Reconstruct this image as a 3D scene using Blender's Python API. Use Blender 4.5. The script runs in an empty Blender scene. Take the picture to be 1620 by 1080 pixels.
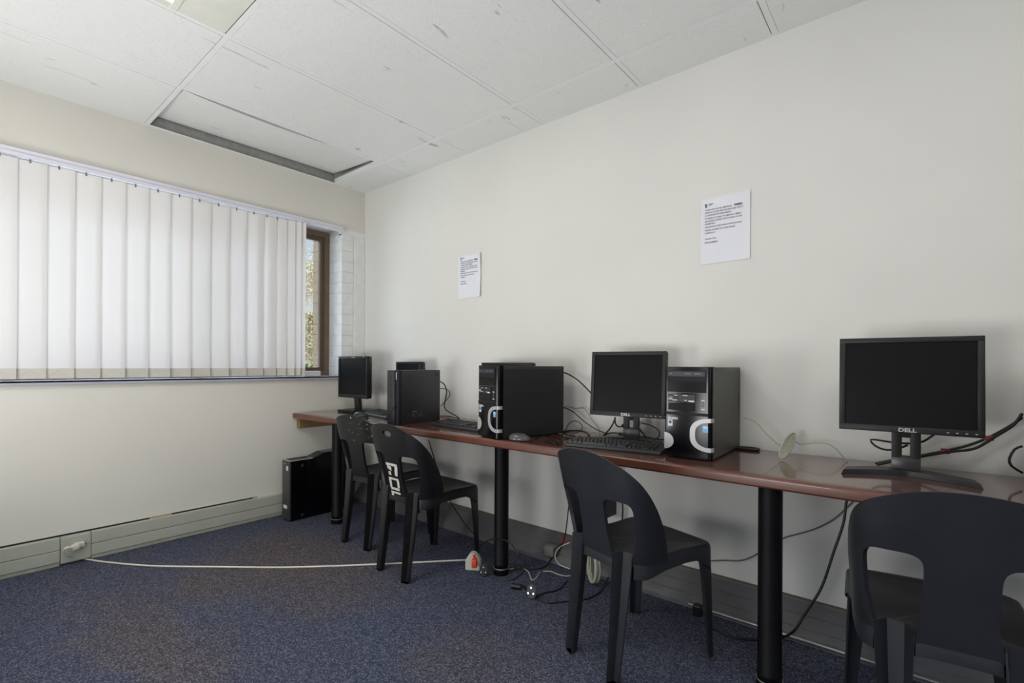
import bpy, bmesh, math, random
from mathutils import Vector, Matrix, Quaternion, noise
random.seed(7)
PI = math.pi
SC = bpy.context.scene
COL = SC.collection

# ---------------------------------------------------------------- camera
cd = bpy.data.cameras.new('camera'); cam = bpy.data.objects.new('camera', cd); COL.objects.link(cam)
SC.camera = cam
cd.sensor_width = 36.0; cd.sensor_fit = 'HORIZONTAL'
cd.lens = 772.05 / 1620 * 36.0
cd.shift_x = 3.3 / 1620; cd.shift_y = 36.9 / 1620
cd.clip_start = 0.05; cd.clip_end = 200
cam.location = (3.477, -2.292, 1.069)
_F = Vector((-math.cos(math.radians(50.0)), math.sin(math.radians(50.0)), 0))
cam.rotation_euler = (_F.to_track_quat('-Z', 'Y') @ Quaternion((0, 0, 1), math.radians(0.294))).to_euler()

# ---------------------------------------------------------------- view, world, sun
SC.view_settings.view_transform = 'Standard'
SC.view_settings.look = 'None'
SC.view_settings.exposure = 0.05
SC.view_settings.gamma = 1.0
SC.view_settings.use_curve_mapping = False
w = bpy.data.worlds.new('sky'); SC.world = w; w.use_nodes = True
nt = w.node_tree; nt.nodes.clear()
wo = nt.nodes.new('ShaderNodeOutputWorld'); bg = nt.nodes.new('ShaderNodeBackground')
tc = nt.nodes.new('ShaderNodeTexCoord'); sx = nt.nodes.new('ShaderNodeSeparateXYZ'); rp = nt.nodes.new('ShaderNodeValToRGB')
nt.links.new(tc.outputs['Generated'], sx.inputs[0]); nt.links.new(sx.outputs['Z'], rp.inputs[0])
nt.links.new(rp.outputs[0], bg.inputs[0]); nt.links.new(bg.outputs[0], wo.inputs[0])
rp.color_ramp.elements[0].position = 0.0; rp.color_ramp.elements[0].color = (0.86, 0.90, 0.95, 1)
rp.color_ramp.elements[1].position = 0.6; rp.color_ramp.elements[1].color = (0.52, 0.68, 0.92, 1)
mr = nt.nodes.new('ShaderNodeMapRange'); nt.links.new(sx.outputs['Z'], mr.inputs[0]); nt.links.new(mr.outputs[0], bg.inputs[1])
mr.inputs['From Min'].default_value = 0.30; mr.inputs['From Max'].default_value = 0.65
mr.inputs['To Min'].default_value = 0.8; mr.inputs['To Max'].default_value = 13
sl = bpy.data.lights.new('sun', 'SUN'); sl.energy = 1.8; sl.angle = math.radians(9); sl.color = (1.0, 0.95, 0.88)
so = bpy.data.objects.new('sun', sl); COL.objects.link(so); so.location = (4, 5, 6)
_d = Vector((-0.80, -0.25, -0.52)).normalized()
so.rotation_euler = _d.to_track_quat('-Z', 'Y').to_euler()

def area(name, loc, rot, sx_, sy_, e, col=(1, 1, 1)):
    l = bpy.data.lights.new(name, 'AREA'); l.shape = 'RECTANGLE'; l.size = sx_; l.size_y = sy_; l.energy = e; l.color = col
    o = bpy.data.objects.new(name, l); COL.objects.link(o); o.location = loc; o.rotation_euler = rot
    return o
# added fill light just inside the invented east window, and the two ceiling luminaires
area('east_fill', (5.52, -2.6, 1.45), (0, math.radians(130), 0), 1.3, 2.6, 8, (0.97, 0.98, 1.0))
# unseen uplights added beside and behind the camera to brighten the ceiling
area('added_uplight_window', (1.25, -3.0, 0.66), (math.radians(180 - 36), 0, 0), 0.7, 0.9, 24)
area('added_uplight_camera', (2.65, -3.05, 0.70), (math.radians(180 - 28), 0, 0), 0.7, 0.9, 25)
for ly, lx, e in ((-2.08, 1.509, 9), (-2.08, 3.909, 9)):  # the second lamp is unseen, added to brighten the room
    area('ceiling_lamp_light', (lx, ly, 2.452), (0, 0, 0), 0.5, 0.7, e, (1.0, 0.97, 0.90))

# ---------------------------------------------------------------- materials
def lin(c):
    return tuple(((v / 255) / 12.92 if v / 255 <= 0.04045 else ((v / 255 + 0.055) / 1.055) ** 2.4) for v in c)
MATS = {}
def mat(name, rgb, rough=0.5, metal=0.0, var=0.06, scale=8.0, bump=0.0, bscale=60.0, coat=0.0, spec=0.5, stretch=None):
    m = bpy.data.materials.new(name); m.use_nodes = True; MATS[name] = m
    n = m.node_tree; b = n.nodes['Principled BSDF']
    c = lin(rgb)
    t = n.nodes.new('ShaderNodeTexCoord'); mp = n.nodes.new('ShaderNodeMapping'); nz = n.nodes.new('ShaderNodeTexNoise')
    n.links.new(t.outputs['Object'], mp.inputs[0]); n.links.new(mp.outputs[0], nz.inputs[0])
    if stretch: mp.inputs['Scale'].default_value = stretch
    nz.inputs['Scale'].default_value = scale; nz.inputs['Detail'].default_value = 6
    r = n.nodes.new('ShaderNodeValToRGB'); n.links.new(nz.outputs[0], r.inputs[0])
    r.color_ramp.elements[0].position = 0.3; r.color_ramp.elements[1].position = 0.7
    r.color_ramp.elements[0].color = tuple(v * (1 - var) for v in c) + (1,)
    r.color_ramp.elements[1].color = tuple(min(1, v * (1 + var)) for v in c) + (1,)
    n.links.new(r.outputs[0], b.inputs['Base Color'])
    b.inputs['Roughness'].default_value = rough; b.inputs['Metallic'].default_value = metal
    b.inputs['Specular IOR Level'].default_value = spec
    if coat: b.inputs['Coat Weight'].default_value = coat; b.inputs['Coat Roughness'].default_value = 0.06
    if bump:
        nb = n.nodes.new('ShaderNodeTexNoise'); nb.inputs['Scale'].default_value = bscale; nb.inputs['Detail'].default_value = 4
        n.links.new(t.outputs['Object'], nb.inputs[0])
        bp = n.nodes.new('ShaderNodeBump'); bp.inputs['Strength'].default_value = bump; bp.inputs['Distance'].default_value = 0.01
        n.links.new(nb.outputs[0], bp.inputs['Height']); n.links.new(bp.outputs[0], b.inputs['Normal'])
    return m
mat('wall_paint', (229, 227, 221), 0.75, var=0.035, scale=1.3, bump=0.06, bscale=25)
mat('window_wall_paint', (221, 218, 208), 0.7, var=0.04, scale=1.1, bump=0.12, bscale=9)
mat('brick_white', (232, 232, 230), 0.6, var=0.05, scale=14, bump=0.25, bscale=60)
mat('outer_brick', (122, 98, 72), 0.85, var=0.16, scale=20, bump=0.3, bscale=80)
mat('ceil_bar', (238, 240, 237), 0.55, var=0.02)
mat('weight_plate', (196, 192, 182), 0.6, var=0.04)
mat('raw_plaster', (150, 149, 146), 0.9, var=0.12, scale=30)
mat('plenum', (70, 68, 66), 0.9)
mat('ledge', (120, 116, 98), 0.6, var=0.1)
mat('trunk_cover', (178, 180, 168), 0.5, var=0.05, scale=6)
mat('trunk_base', (168, 168, 150), 0.6, var=0.12, scale=20)
mat('skirt_dark', (98, 98, 100), 0.45, var=0.12, scale=5)
mat('skirt_strip', (96, 94, 84), 0.55, var=0.12, scale=9)
mat('rail_metal', (150, 148, 146), 0.35, metal=0.7)
mat('tape', (178, 160, 120), 0.6)
mat('dark_gap', (38, 36, 34), 0.9)
mat('sill_paint', (176, 176, 184), 0.45, var=0.04)
mat('rail_white', (222, 220, 232), 0.4, var=0.02)
mat('hook', (120, 118, 124), 0.4, metal=0.5)
mat('frame_brown', (98, 80, 64), 0.45, var=0.1, scale=12)
mat('frame_brown_light', (120, 98, 78), 0.5, var=0.1, scale=12)
mat('desk_edge', (102, 60, 47), 0.3, var=0.12, scale=4, coat=0.35, stretch=(1, 8, 8))
mat('pole_black', (13, 13, 16), 0.45, var=0.3, scale=14, spec=0.15)
mat('wood_raw', (134, 108, 72), 0.65, var=0.2, scale=10, stretch=(8, 1, 8))
mat('chair_gloss', (24, 24, 26), 0.36, var=0.2, scale=9, bump=0.03, bscale=200)
mat('chair_matte', (37, 38, 43), 0.42, var=0.2, scale=7, bump=0.03, bscale=200)
mat('paint_white', (205, 202, 192), 0.6, var=0.12, scale=60)
mat('case_dark', (44, 44, 48), 0.45, var=0.08, bump=0.04, bscale=300)
mat('case_grey', (62, 62, 58), 0.42, var=0.06, bump=0.04, bscale=300)
mat('case_side_black', (36, 36, 37), 0.5, var=0.06, bump=0.04, bscale=300)
mat('gloss_black', (8, 8, 12), 0.16, var=0.1, spec=0.3)
mat('satin_black', (30, 30, 33), 0.4, var=0.08)
mat('drive_face', (40, 40, 45), 0.55, var=0.06, spec=0.15)
mat('drive_groove', (14, 14, 16), 0.5)
mat('silver', (186, 186, 188), 0.38, metal=0.25, var=0.03)
mat('metal_light', (170, 172, 178), 0.4, metal=0.5)
mat('sticker_white', (215, 218, 222), 0.5)
mat('sticker_blue', (118, 176, 218), 0.4)
mat('sticker_teal', (40, 92, 112), 0.4)
mat('screen', (24, 24, 25), 0.35, var=0.04, spec=0.10)
mat('bezel', (32, 32, 34), 0.45, var=0.05, spec=0.35)
mat('neck_grey', (54, 54, 54), 0.3, var=0.05)
mat('key', (40, 40, 43), 0.4, var=0.08)
mat('keyboard_body', (46, 47, 50), 0.45, var=0.06)
mat('mouse_grey', (72, 72, 70), 0.25, var=0.08, coat=0.4)
mat('black', (18, 18, 19), 0.4)
mat('darkwire', (54, 54, 54), 0.45)
mat('greywire', (112, 112, 108), 0.5)
mat('cream', (218, 214, 200), 0.45)
mat('cream2', (178, 178, 158), 0.5)
mat('red', (140, 30, 34), 0.45)
mat('orange', (214, 74, 40), 0.4)
mat('chrome', (215, 215, 215), 0.2, metal=0.9)
mat('socket_white', (200, 198, 182), 0.45)
mat('paper', (236, 236, 242), 0.7, var=0.015)
mat('ink', (70, 70, 76), 0.7)
mat('lamp_housing', (226, 226, 214), 0.4)
mat('label_grey', (120, 120, 122), 0.6)
mat('leaf', (136, 120, 82), 0.7, var=0.35, scale=3)
mat('leaf_green', (104, 104, 62), 0.7, var=0.3, scale=3)
mat('bark', (120, 100, 82), 0.8, var=0.2)
mat('ground_dry', (190, 180, 160), 0.9, var=0.2, scale=2)

def nodes(m):
    n = m.node_tree; return n, n.nodes['Principled BSDF']
# ceiling tile: fissured mineral board with hairline scratches
m = mat('ceiling_tile', (238, 238, 235), 0.8, var=0.02, scale=1.5)
n, b = nodes(m)
t = n.nodes.new('ShaderNodeTexCoord')
nz = n.nodes.new('ShaderNodeTexNoise'); nz.inputs['Scale'].default_value = 38; nz.inputs['Detail'].default_value = 5; nz.inputs['Distortion'].default_value = 2.2
n.links.new(t.outputs['Object'], nz.inputs[0])
rr = n.nodes.new('ShaderNodeValToRGB'); n.links.new(nz.outputs[0], rr.inputs[0])
rr.color_ramp.elements[0].position = 0.34; rr.color_ramp.elements[0].color = (0, 0, 0, 1); rr.color_ramp.elements[1].position = 0.46; rr.color_ramp.elements[1].color = (1, 1, 1, 1)
bp = n.nodes.new('ShaderNodeBump'); bp.inputs['Strength'].default_value = 0.35; bp.inputs['Distance'].default_value = 0.004
n.links.new(rr.outputs[0], bp.inputs['Height']); n.links.new(bp.outputs[0], b.inputs['Normal'])
# sparse dirt scratches
wv = n.nodes.new('ShaderNodeTexNoise'); wv.inputs['Scale'].default_value = 3.0; wv.inputs['Detail'].default_value = 8; wv.inputs['Distortion'].default_value = 1.0
mp = n.nodes.new('ShaderNodeMapping'); mp.inputs['Scale'].default_value = (6, 1.3, 1); mp.inputs['Rotation'].default_value = (0, 0, 0.5)
n.links.new(t.outputs['Object'], mp.inputs[0]); n.links.new(mp.outputs[0], wv.inputs[0])
r2 = n.nodes.new('ShaderNodeValToRGB'); n.links.new(wv.outputs[0], r2.inputs[0])
r2.color_ramp.elements[0].position = 0.27; r2.color_ramp.elements[0].color = (0.62, 0.61, 0.60, 1); r2.color_ramp.elements[1].position = 0.33; r2.color_ramp.elements[1].color = (1, 1, 1, 1)
mx = n.nodes.new('ShaderNodeMixRGB'); mx.blend_type = 'MULTIPLY'; mx.inputs[0].default_value = 1
src = b.inputs['Base Color'].links[0].from_socket
n.links.new(src, mx.inputs[1]); n.links.new(r2.outputs[0], mx.inputs[2]); n.links.new(mx.outputs[0], b.inputs['Base Color'])

# carpet: blue-grey loop pile with flecks and brownish worn stains
m = mat('carpet', (84, 88, 104), 0.95, var=0.1, scale=2.0, spec=0.1)
n, b = nodes(m)
t = n.nodes.new('ShaderNodeTexCoord')
f = n.nodes.new('ShaderNodeTexVoronoi'); f.inputs['Scale'].default_value = 250
n.links.new(t.outputs['Object'], f.inputs['Vector'])
fs_ = n.nodes.new('ShaderNodeSeparateColor'); n.links.new(f.outputs['Color'], fs_.inputs[0])
fr = n.nodes.new('ShaderNodeValToRGB'); n.links.new(fs_.outputs[0], fr.inputs[0])
e0, e1 = fr.color_ramp.elements; e0.position = 0.0; e0.color = lin((48, 52, 66)) + (1,); e1.position = 1.0; e1.color = lin((110, 114, 132)) + (1,)
em = fr.color_ramp.elements.new(0.6); em.color = lin((68, 73, 92)) + (1,)
st = n.nodes.new('ShaderNodeTexNoise'); st.inputs['Scale'].default_value = 1.15; st.inputs['Detail'].default_value = 5; st.inputs['Roughness'].default_value = 0.62
n.links.new(t.outputs['Object'], st.inputs[0])
sr = n.nodes.new('ShaderNodeValToRGB'); n.links.new(st.outputs[0], sr.inputs[0])
sr.color_ramp.elements[0].position = 0.44; sr.color_ramp.elements[0].color = (0, 0, 0, 1); sr.color_ramp.elements[1].position = 0.62; sr.color_ramp.elements[1].color = (0.75, 0.75, 0.75, 1)
mx = n.nodes.new('ShaderNodeMixRGB'); mx.blend_type = 'MIX'
br = n.nodes.new('ShaderNodeMixRGB'); br.blend_type = 'MULTIPLY'; br.inputs[0].default_value = 1; br.inputs[2].default_value = (1.45, 1.12, 0.78, 1)
n.links.new(fr.outputs[0], br.inputs[1])
# large worn stains: soft discs in plan, edges broken up by noise
acc = None
dn_ = n.nodes.new('ShaderNodeTexNoise'); dn_.inputs['Scale'].default_value = 3.2; dn_.inputs['Detail'].default_value = 5; n.links.new(t.outputs['Object'], dn_.inputs[0])
dm = n.nodes.new('ShaderNodeMixRGB'); dm.blend_type = 'LINEAR_LIGHT'; dm.inputs[0].default_value = 0.28; n.links.new(t.outputs['Object'], dm.inputs[1]); n.links.new(dn_.outputs['Color'], dm.inputs[2])
for (cx0, cy0, rx0, ry0, st0) in ((0.95, -1.0, 0.75, 0.45, 0.95), (1.25, -1.75, 0.75, 0.22, 0.8), (2.25, -1.05, 0.35, 0.2, 0.5), (0.75, -1.35, 0.35, 0.3, 0.9)):
    mp_ = n.nodes.new('ShaderNodeMapping'); mp_.vector_type = 'POINT'
    mp_.inputs['Scale'].default_value = (1 / rx0, 1 / ry0, 0); mp_.inputs['Location'].default_value = (-cx0 / rx0, -cy0 / ry0, 0)
    n.links.new(dm.outputs[0], mp_.inputs[0])
    ln = n.nodes.new('ShaderNodeVectorMath'); ln.operation = 'LENGTH'; n.links.new(mp_.outputs[0], ln.inputs[0])
    mr_ = n.nodes.new('ShaderNodeMapRange'); mr_.interpolation_type = 'SMOOTHSTEP'; mr_.inputs['From Min'].default_value = 1.35; mr_.inputs['From Max'].default_value = 0.25; mr_.inputs['To Max'].default_value = st0
    n.links.new(ln.outputs['Value'], mr_.inputs[0])
    if acc is None: acc = mr_.outputs[0]
    else:
        ad = n.nodes.new('ShaderNodeMath'); ad.operation = 'MAXIMUM'; n.links.new(acc, ad.inputs[0]); n.links.new(mr_.outputs[0], ad.inputs[1]); acc = ad.outputs[0]
ml = n.nodes.new('ShaderNodeMath'); ml.operation = 'MAXIMUM'; n.links.new(acc, ml.inputs[0])
m2_ = n.nodes.new('ShaderNodeMath'); m2_.operation = 'MULTIPLY'; m2_.inputs[1].default_value = 0.35; n.links.new(sr.outputs[0], m2_.inputs[0]); n.links.new(m2_.outputs[0], ml.inputs[1])
n.links.new(ml.outputs[0], mx.inputs[0]); n.links.new(fr.outputs[0], mx.inputs[1]); n.links.new(br.outputs[0], mx.inputs[2])
n.links.new(mx.outputs[0], b.inputs['Base Color'])
bp = n.nodes.new('ShaderNodeBump'); bp.inputs['Strength'].default_value = 0.1; bp.inputs['Distance'].default_value = 0.001
n.links.new(f.outputs['Distance'], bp.inputs['Height']); n.links.new(bp.outputs[0], b.inputs['Normal'])

# varnished desk top
m = mat('desk_top', (96, 64, 54), 0.13, var=0.12, scale=3.0, coat=0.6, stretch=(1, 7, 1))

# blind fabric: translucent off-white
m = bpy.data.materials.new('blind_fabric'); m.use_nodes = True; MATS['blind_fabric'] = m
n = m.node_tree; n.nodes.clear()
o = n.nodes.new('ShaderNodeOutputMaterial'); df = n.nodes.new('ShaderNodeBsdfDiffuse'); tr = n.nodes.new('ShaderNodeBsdfTranslucent'); ms = n.nodes.new('ShaderNodeMixShader')
t = n.nodes.new('ShaderNodeTexCoord'); nz = n.nodes.new('ShaderNodeTexNoise'); nz.inputs['Scale'].default_value = 2.5
n.links.new(t.outputs['Object'], nz.inputs[0]); rr = n.nodes.new('ShaderNodeValToRGB'); n.links.new(nz.outputs[0], rr.inputs[0])
rr.color_ramp.elements[0].color = (0.76, 0.73, 0.73, 1); rr.color_ramp.elements[1].color = (0.80, 0.78, 0.75, 1)
n.links.new(rr.outputs[0], df.inputs[0]); tr.inputs[0].default_value = (0.90, 0.82, 0.78, 1)
ms.inputs[0].default_value = 0.20
n.links.new(df.outputs[0], ms.inputs[1]); n.links.new(tr.outputs[0], ms.inputs[2]); n.links.new(ms.outputs[0], o.inputs[0])

# window glass, thin
m = bpy.data.materials.new('window_glass'); m.use_nodes = True; MATS['window_glass'] = m
n = m.node_tree; n.nodes.clear()
o = n.nodes.new('ShaderNodeOutputMaterial'); tp = n.nodes.new('ShaderNodeBsdfTransparent'); gl = n.nodes.new('ShaderNodeBsdfGlossy'); ms = n.nodes.new('ShaderNodeMixShader')
fz = n.nodes.new('ShaderNodeFresnel'); fz.inputs[0].default_value = 1.3
gl.inputs['Roughness'].default_value = 0.02; tp.inputs[0].default_value = (0.95, 0.97, 0.97, 1)
n.links.new(fz.outputs[0], ms.inputs[0]); n.links.new(tp.outputs[0], ms.inputs[1]); n.links.new(gl.outputs[0], ms.inputs[2]); n.links.new(ms.outputs[0], o.inputs[0])

# lamp diffuser
m = bpy.data.materials.new('lamp_diffuser'); m.use_nodes = True; MATS['lamp_diffuser'] = m
b = m.node_tree.nodes['Principled BSDF']; b.inputs['Base Color'].default_value = (0.85, 0.85, 0.8, 1)
b.inputs['Emission Color'].default_value = (1, 0.97, 0.88, 1); b.inputs['Emission Strength'].default_value = 0.8

# ---------------------------------------------------------------- mesh helpers
def new_obj(name, bm, m, parent=None, smooth=False, mats=None, angle=35):
    me = bpy.data.meshes.new(name)
    bmesh.ops.recalc_face_normals(bm, faces=bm.faces)
    bm.to_mesh(me); bm.free()
    for mm in (mats or [m]): me.materials.append(MATS[mm])
    if smooth:
        for p in me.polygons: p.use_smooth = True
        try: me.set_sharp_from_angle(angle=math.radians(angle))
        except Exception: pass
    ob = bpy.data.objects.new(name, me); COL.objects.link(ob)
    if parent: ob.parent = parent
    return ob
def empty(name, loc, label, cat, rz=0.0, group=None, tilt=False):
    o = bpy.data.objects.new(name, None); COL.objects.link(o); o.empty_display_size = 0.05
    M = Matrix.Rotation(rz, 4, 'Z')
    
    o.matrix_world = Matrix.Translation(loc) @ M
    return tag(o, label, cat, group)
def tag(o, label, cat, group=None):
    o['label'] = label; o['category'] = cat
    if group: o['group'] = group
    return o
def struct(name, bm, m, parent=None, smooth=False, mats=None):
    o = new_obj(name, bm, m, parent, smooth, mats)
    if not parent: o['kind'] = 'structure'
    return o
def box(bm, x0, x1, y0, y1, z0, z1, bev=0.0, seg=2, M=None, mi=0):
    r = bmesh.ops.create_cube(bm, size=1.0); vs = r['verts']
    bmesh.ops.scale(bm, vec=(abs(x1 - x0), abs(y1 - y0), abs(z1 - z0)), verts=vs)
    bmesh.ops.translate(bm, vec=((x0 + x1) / 2, (y0 + y1) / 2, (z0 + z1) / 2), verts=vs)
    fs = set(f for v in vs for f in v.link_faces)
    for f in fs: f.material_index = mi
    if bev > 0:
        es = list(set(e for v in vs for e in v.link_edges))
        rb = bmesh.ops.bevel(bm, geom=es, offset=bev, segments=seg, affect='EDGES', profile=0.5)
        vs = list(set(v for f in rb['faces'] for v in f.verts) | set(v for v in vs if v.is_valid))
        for v in vs:
            for f in v.link_faces: f.material_index = mi
    if M is not None: bmesh.ops.transform(bm, matrix=M, verts=[v for v in vs if v.is_valid])
    return vs
def cyl(bm, p0, p1, r0, r1=None, seg=24, mi=0):
    p0 = Vector(p0); p1 = Vector(p1); r1 = r0 if r1 is None else r1
    d = p1 - p0; q = d.to_track_quat('Z', 'Y').to_matrix().to_4x4()
    r = bmesh.ops.create_cone(bm, cap_ends=True, segments=seg, radius1=r0, radius2=r1, depth=d.length)
    bmesh.ops.transform(bm, matrix=Matrix.Translation((p0 + p1) / 2) @ q, verts=r['verts'])
    for v in r['verts']:
        for f in v.link_faces: f.material_index = mi
    return r['verts']
def lathe(bm, prof, seg=28, cx=0, cy=0):
    rings = []
    for r, z in prof:
        rings.append([bm.verts.new((cx + r * math.cos(2 * PI * k / seg), cy + r * math.sin(2 * PI * k / seg), z)) for k in range(seg)])
    for a, b_ in zip(rings, rings[1:]):
        for k in range(seg): bm.faces.new((a[k], a[(k + 1) % seg], b_[(k + 1) % seg], b_[k]))
    bm.faces.new(rings[0]); bm.faces.new(rings[-1])
def prism(bm, pts, axis, a0, a1, mi=0):
    """extrude a closed 2D outline along an axis; pts are the other two coordinates in xyz order"""
    def P(p, a):
        if axis == 'x': return (a, p[0], p[1])
        if axis == 'y': return (p[0], a, p[1])
        return (p[0], p[1], a)
    A = [bm.verts.new(P(p, a0)) for p in pts]; B = [bm.verts.new(P(p, a1)) for p in pts]
    n_ = len(pts); fs = [bm.faces.new(A), bm.faces.new(B[::-1])]
    for k in range(n_): fs.append(bm.faces.new((A[k], B[k], B[(k + 1) % n_], A[(k + 1) % n_])))
    for f in fs: f.material_index = mi
    return A + B
def spline(pts, step=0.012):
    P = [Vector(p) for p in pts]
    P = [P[0] + (P[0] - P[1])] + P + [P[-1] + (P[-1] - P[-2])]
    out = []
    for i in range(1, len(P) - 2):
        a, b_, c, d = P[i - 1:i + 3]
        n_ = max(2, int((c - b_).length / step))
        for k in range(n_):
            t = k / n_
            out.append(0.5 * ((2 * b_) + (c - a) * t + (2 * a - 5 * b_ + 4 * c - d) * t * t + (3 * b_ - a - 3 * c + d) * t ** 3))
    out.append(P[-2]); return out
def tube(bm, pts, r, seg=8, closed=False, mi=0):
    P = [Vector(p) for p in pts]; N = len(P)
    up = Vector((0, 0, 1)); rings = []; prev = None
    for i in range(N):
        if closed: t = (P[(i + 1) % N] - P[i - 1])
        else: t = P[min(i + 1, N - 1)] - P[max(i - 1, 0)]
        if t.length < 1e-9: t = Vector((0, 0, 1))
        t.normalize()
        if prev is None: u = t.cross(up if abs(t.z) < .9 else Vector((1, 0, 0))).normalized()
        else:
            u = prev - t * prev.dot(t)
            u = u.normalized() if u.length > 1e-6 else t.cross(up).normalized()
        prev = u; v = t.cross(u)
        rings.append([bm.verts.new(P[i] + (u * math.cos(2 * PI * k / seg) + v * math.sin(2 * PI * k / seg)) * r) for k in range(seg)])
    for i in range(N if closed else N - 1):
        a, b_ = rings[i], rings[(i + 1) % N]
        for k in range(seg):
            f = bm.faces.new((a[k], a[(k + 1) % seg], b_[(k + 1) % seg], b_[k])); f.material_index = mi
    if not closed: bm.faces.new(rings[0]); bm.faces.new(rings[-1])
def textmesh(name, body, size, m, parent, M, align='LEFT', ext=0.0003, bold=0.0, sx=1.0):
    cu = bpy.data.curves.new(name, 'FONT'); cu.body = body; cu.size = size; cu.align_x = align; cu.extrude = ext; cu.offset = bold
    to = bpy.data.objects.new(name, cu); COL.objects.link(to)
    bpy.context.view_layer.update()
    me = bpy.data.meshes.new_from_object(to.evaluated_get(bpy.context.evaluated_depsgraph_get()))
    bpy.data.objects.remove(to)
    me.transform(M @ Matrix.Diagonal((sx, 1, 1, 1))); me.name = name; me.materials.clear(); me.materials.append(MATS[m])
    o = bpy.data.objects.new(name, me); COL.objects.link(o); o.parent = parent
    return o
# letters standing upright on a face whose outward normal is -y (read from -y): x right, z up
UPY = Matrix.Rotation(PI / 2, 4, 'X')
def copy_tree(o, parent=None):
    c = o.copy(); COL.objects.link(c)
    if parent: c.parent = parent
    for ch in list(o.children): copy_tree(ch, c)
    return c
def deskz(x): return 0.712

# ---------------------------------------------------------------- room shell
H = 2.463; XR = 5.6; YB = -4.5
bm = bmesh.new(); box(bm, -0.3, XR + .2, YB - .2, 0.2, -0.12, 0.0); struct('floor', bm, 'carpet')
bm = bmesh.new(); box(bm, -0.02, XR + .2, 0.0, 0.2, 0.0, 2.85); struct('wall_right', bm, 'wall_paint')
# window wall with opening y in [-2.95,-0.22], z in [0.955,2.13]
WY0, WY1, WZ0, WZ1 = -2.95, -0.208, 0.966, 2.13
bm = bmesh.new()
box(bm, -0.25, 0.0, YB, 0.0, 0.0, WZ0 - .004)
box(bm, -0.25, 0.0, YB, 0.0, WZ1, 2.85)
box(bm, -0.25, 0.0, YB, WY0, WZ0 - .004, WZ1)
box(bm, -0.25, -0.03, WY1 + .012, 0.0, WZ0 - .004, WZ1)
struct('wall_left', bm, 'window_wall_paint')
# painted brick pier between window and corner
bm = bmesh.new()
box(bm, -0.2495, -0.006, WY1 + .005, -0.03, WZ0 - .004, WZ1 - 0.03, mi=0)
cz = WZ0 - .004; k = 0; ch = 0.0835
while cz < WZ1 - 0.03:
    z1 = min(cz + ch - 0.004, WZ1 - 0.032)
    offs = 0.0 if k % 2 == 0 else 0.055
    # reveal face (towards -y): stretchers across the depth
    j_ = -0.120 + offs
    box(bm, -0.199, j_ - .002, WY1, WY1 + 0.05, cz, z1, bev=0.004, seg=1)
    box(bm, j_ + .002, 0.0, WY1, -0.1035, cz, z1, bev=0.005, seg=2)
    cz += ch; k += 1
box(bm, -0.05, 0.004, -0.100, -0.0005, WZ0 - .004, WZ1 - 0.045, bev=0.004)
box(bm, -0.05, 0.002, WY1, -0.0005, WZ1 - 0.045, WZ1 + 0.0005)
struct('wall_pier', bm, 'brick_white')
bm = bmesh.new(); box(bm, XR, XR + .2, YB, 0.0, 0.0, 0.80); box(bm, XR, XR + .2, YB, 0.0, 2.10, 2.85); box(bm, XR, XR + .2, YB, -3.9, 0.80, 2.10); box(bm, XR, XR + .2, -1.3, 0.0, 0.80, 2.10)
struct('wall_east', bm, 'wall_paint')
bm = bmesh.new()
box(bm, 0, XR, YB - .2, YB, 0.0, 0.85); box(bm, 0, XR, YB - .2, YB, 2.15, 2.85)
box(bm, 0, 1.5, YB - .2, YB, 0.85, 2.15); box(bm, 4.5, XR, YB - .2, YB, 0.85, 2.15)
struct('wall_back', bm, 'wall_paint')

# ceiling: tiles (module 0.6 x 1.2) flush with a T-bar grid
X1, S1 = 0.609, 0.276
xs = [0.0] + [X1 + .6 * k for k in range(0, 9)]; xs = [v for v in xs if v < XR - .1] + [XR]
ys = [0.0, -S1, -S1 - 1.2, -S1 - 2.4, -S1 - 3.6, YB]
bm = bmesh.new(); bt = bmesh.new()
hb = 0.0115; gp = 0.0028
for i in range(len(xs) - 1):
    for j in range(len(ys) - 1):
        if i == 0 and j == 1: continue
        if (i == 2 and j == 2) or (i == 6 and j == 2): continue
        x0 = xs[i] + (hb + gp * .35 if i else 0.016); x1 = xs[i + 1] - hb - gp
        y1 = ys[j] - (hb + gp * .4 if j else 0.014); y0 = ys[j + 1] + hb + gp * .7
        box(bm, x0, x1, y0, y1, H - 0.0005, H + 0.014, bev=0.0012, seg=1)
struct('ceiling', bm, 'ceiling_tile')
bm = bmesh.new()
for x in xs[1:-1]: box(bm, x - hb, x + hb, YB, 0, H, H + 0.0015); box(bm, x - .0015, x + .0015, YB, 0, H, H + 0.035)
for y in ys[1:-1]: box(bm, 0, XR, y - hb, y + hb, H - .0007, H + 0.001); box(bm, 0, XR, y - .0015, y + .0015, H, H + 0.035)
box(bm, 0, 0.02, YB, 0, H, H + .0015); box(bm, 0, XR, -0.02, 0, H + .0002, H + .0015)
struct('trim_1', bm, 'ceil_bar')
bm = bmesh.new(); box(bm, 0.0, 0.004, -1.47, -.28, H + .003, H + .30); box(bm, 0.02, .60, -.2745, -.2725, H + .002, H + .05); struct('trim_5', bm, 'raw_plaster')
bm = bmesh.new(); box(bm, -0.25, XR + .2, YB - .2, 0.2, 2.85, 2.9); struct('ceiling_slab', bm, 'plenum')
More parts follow.
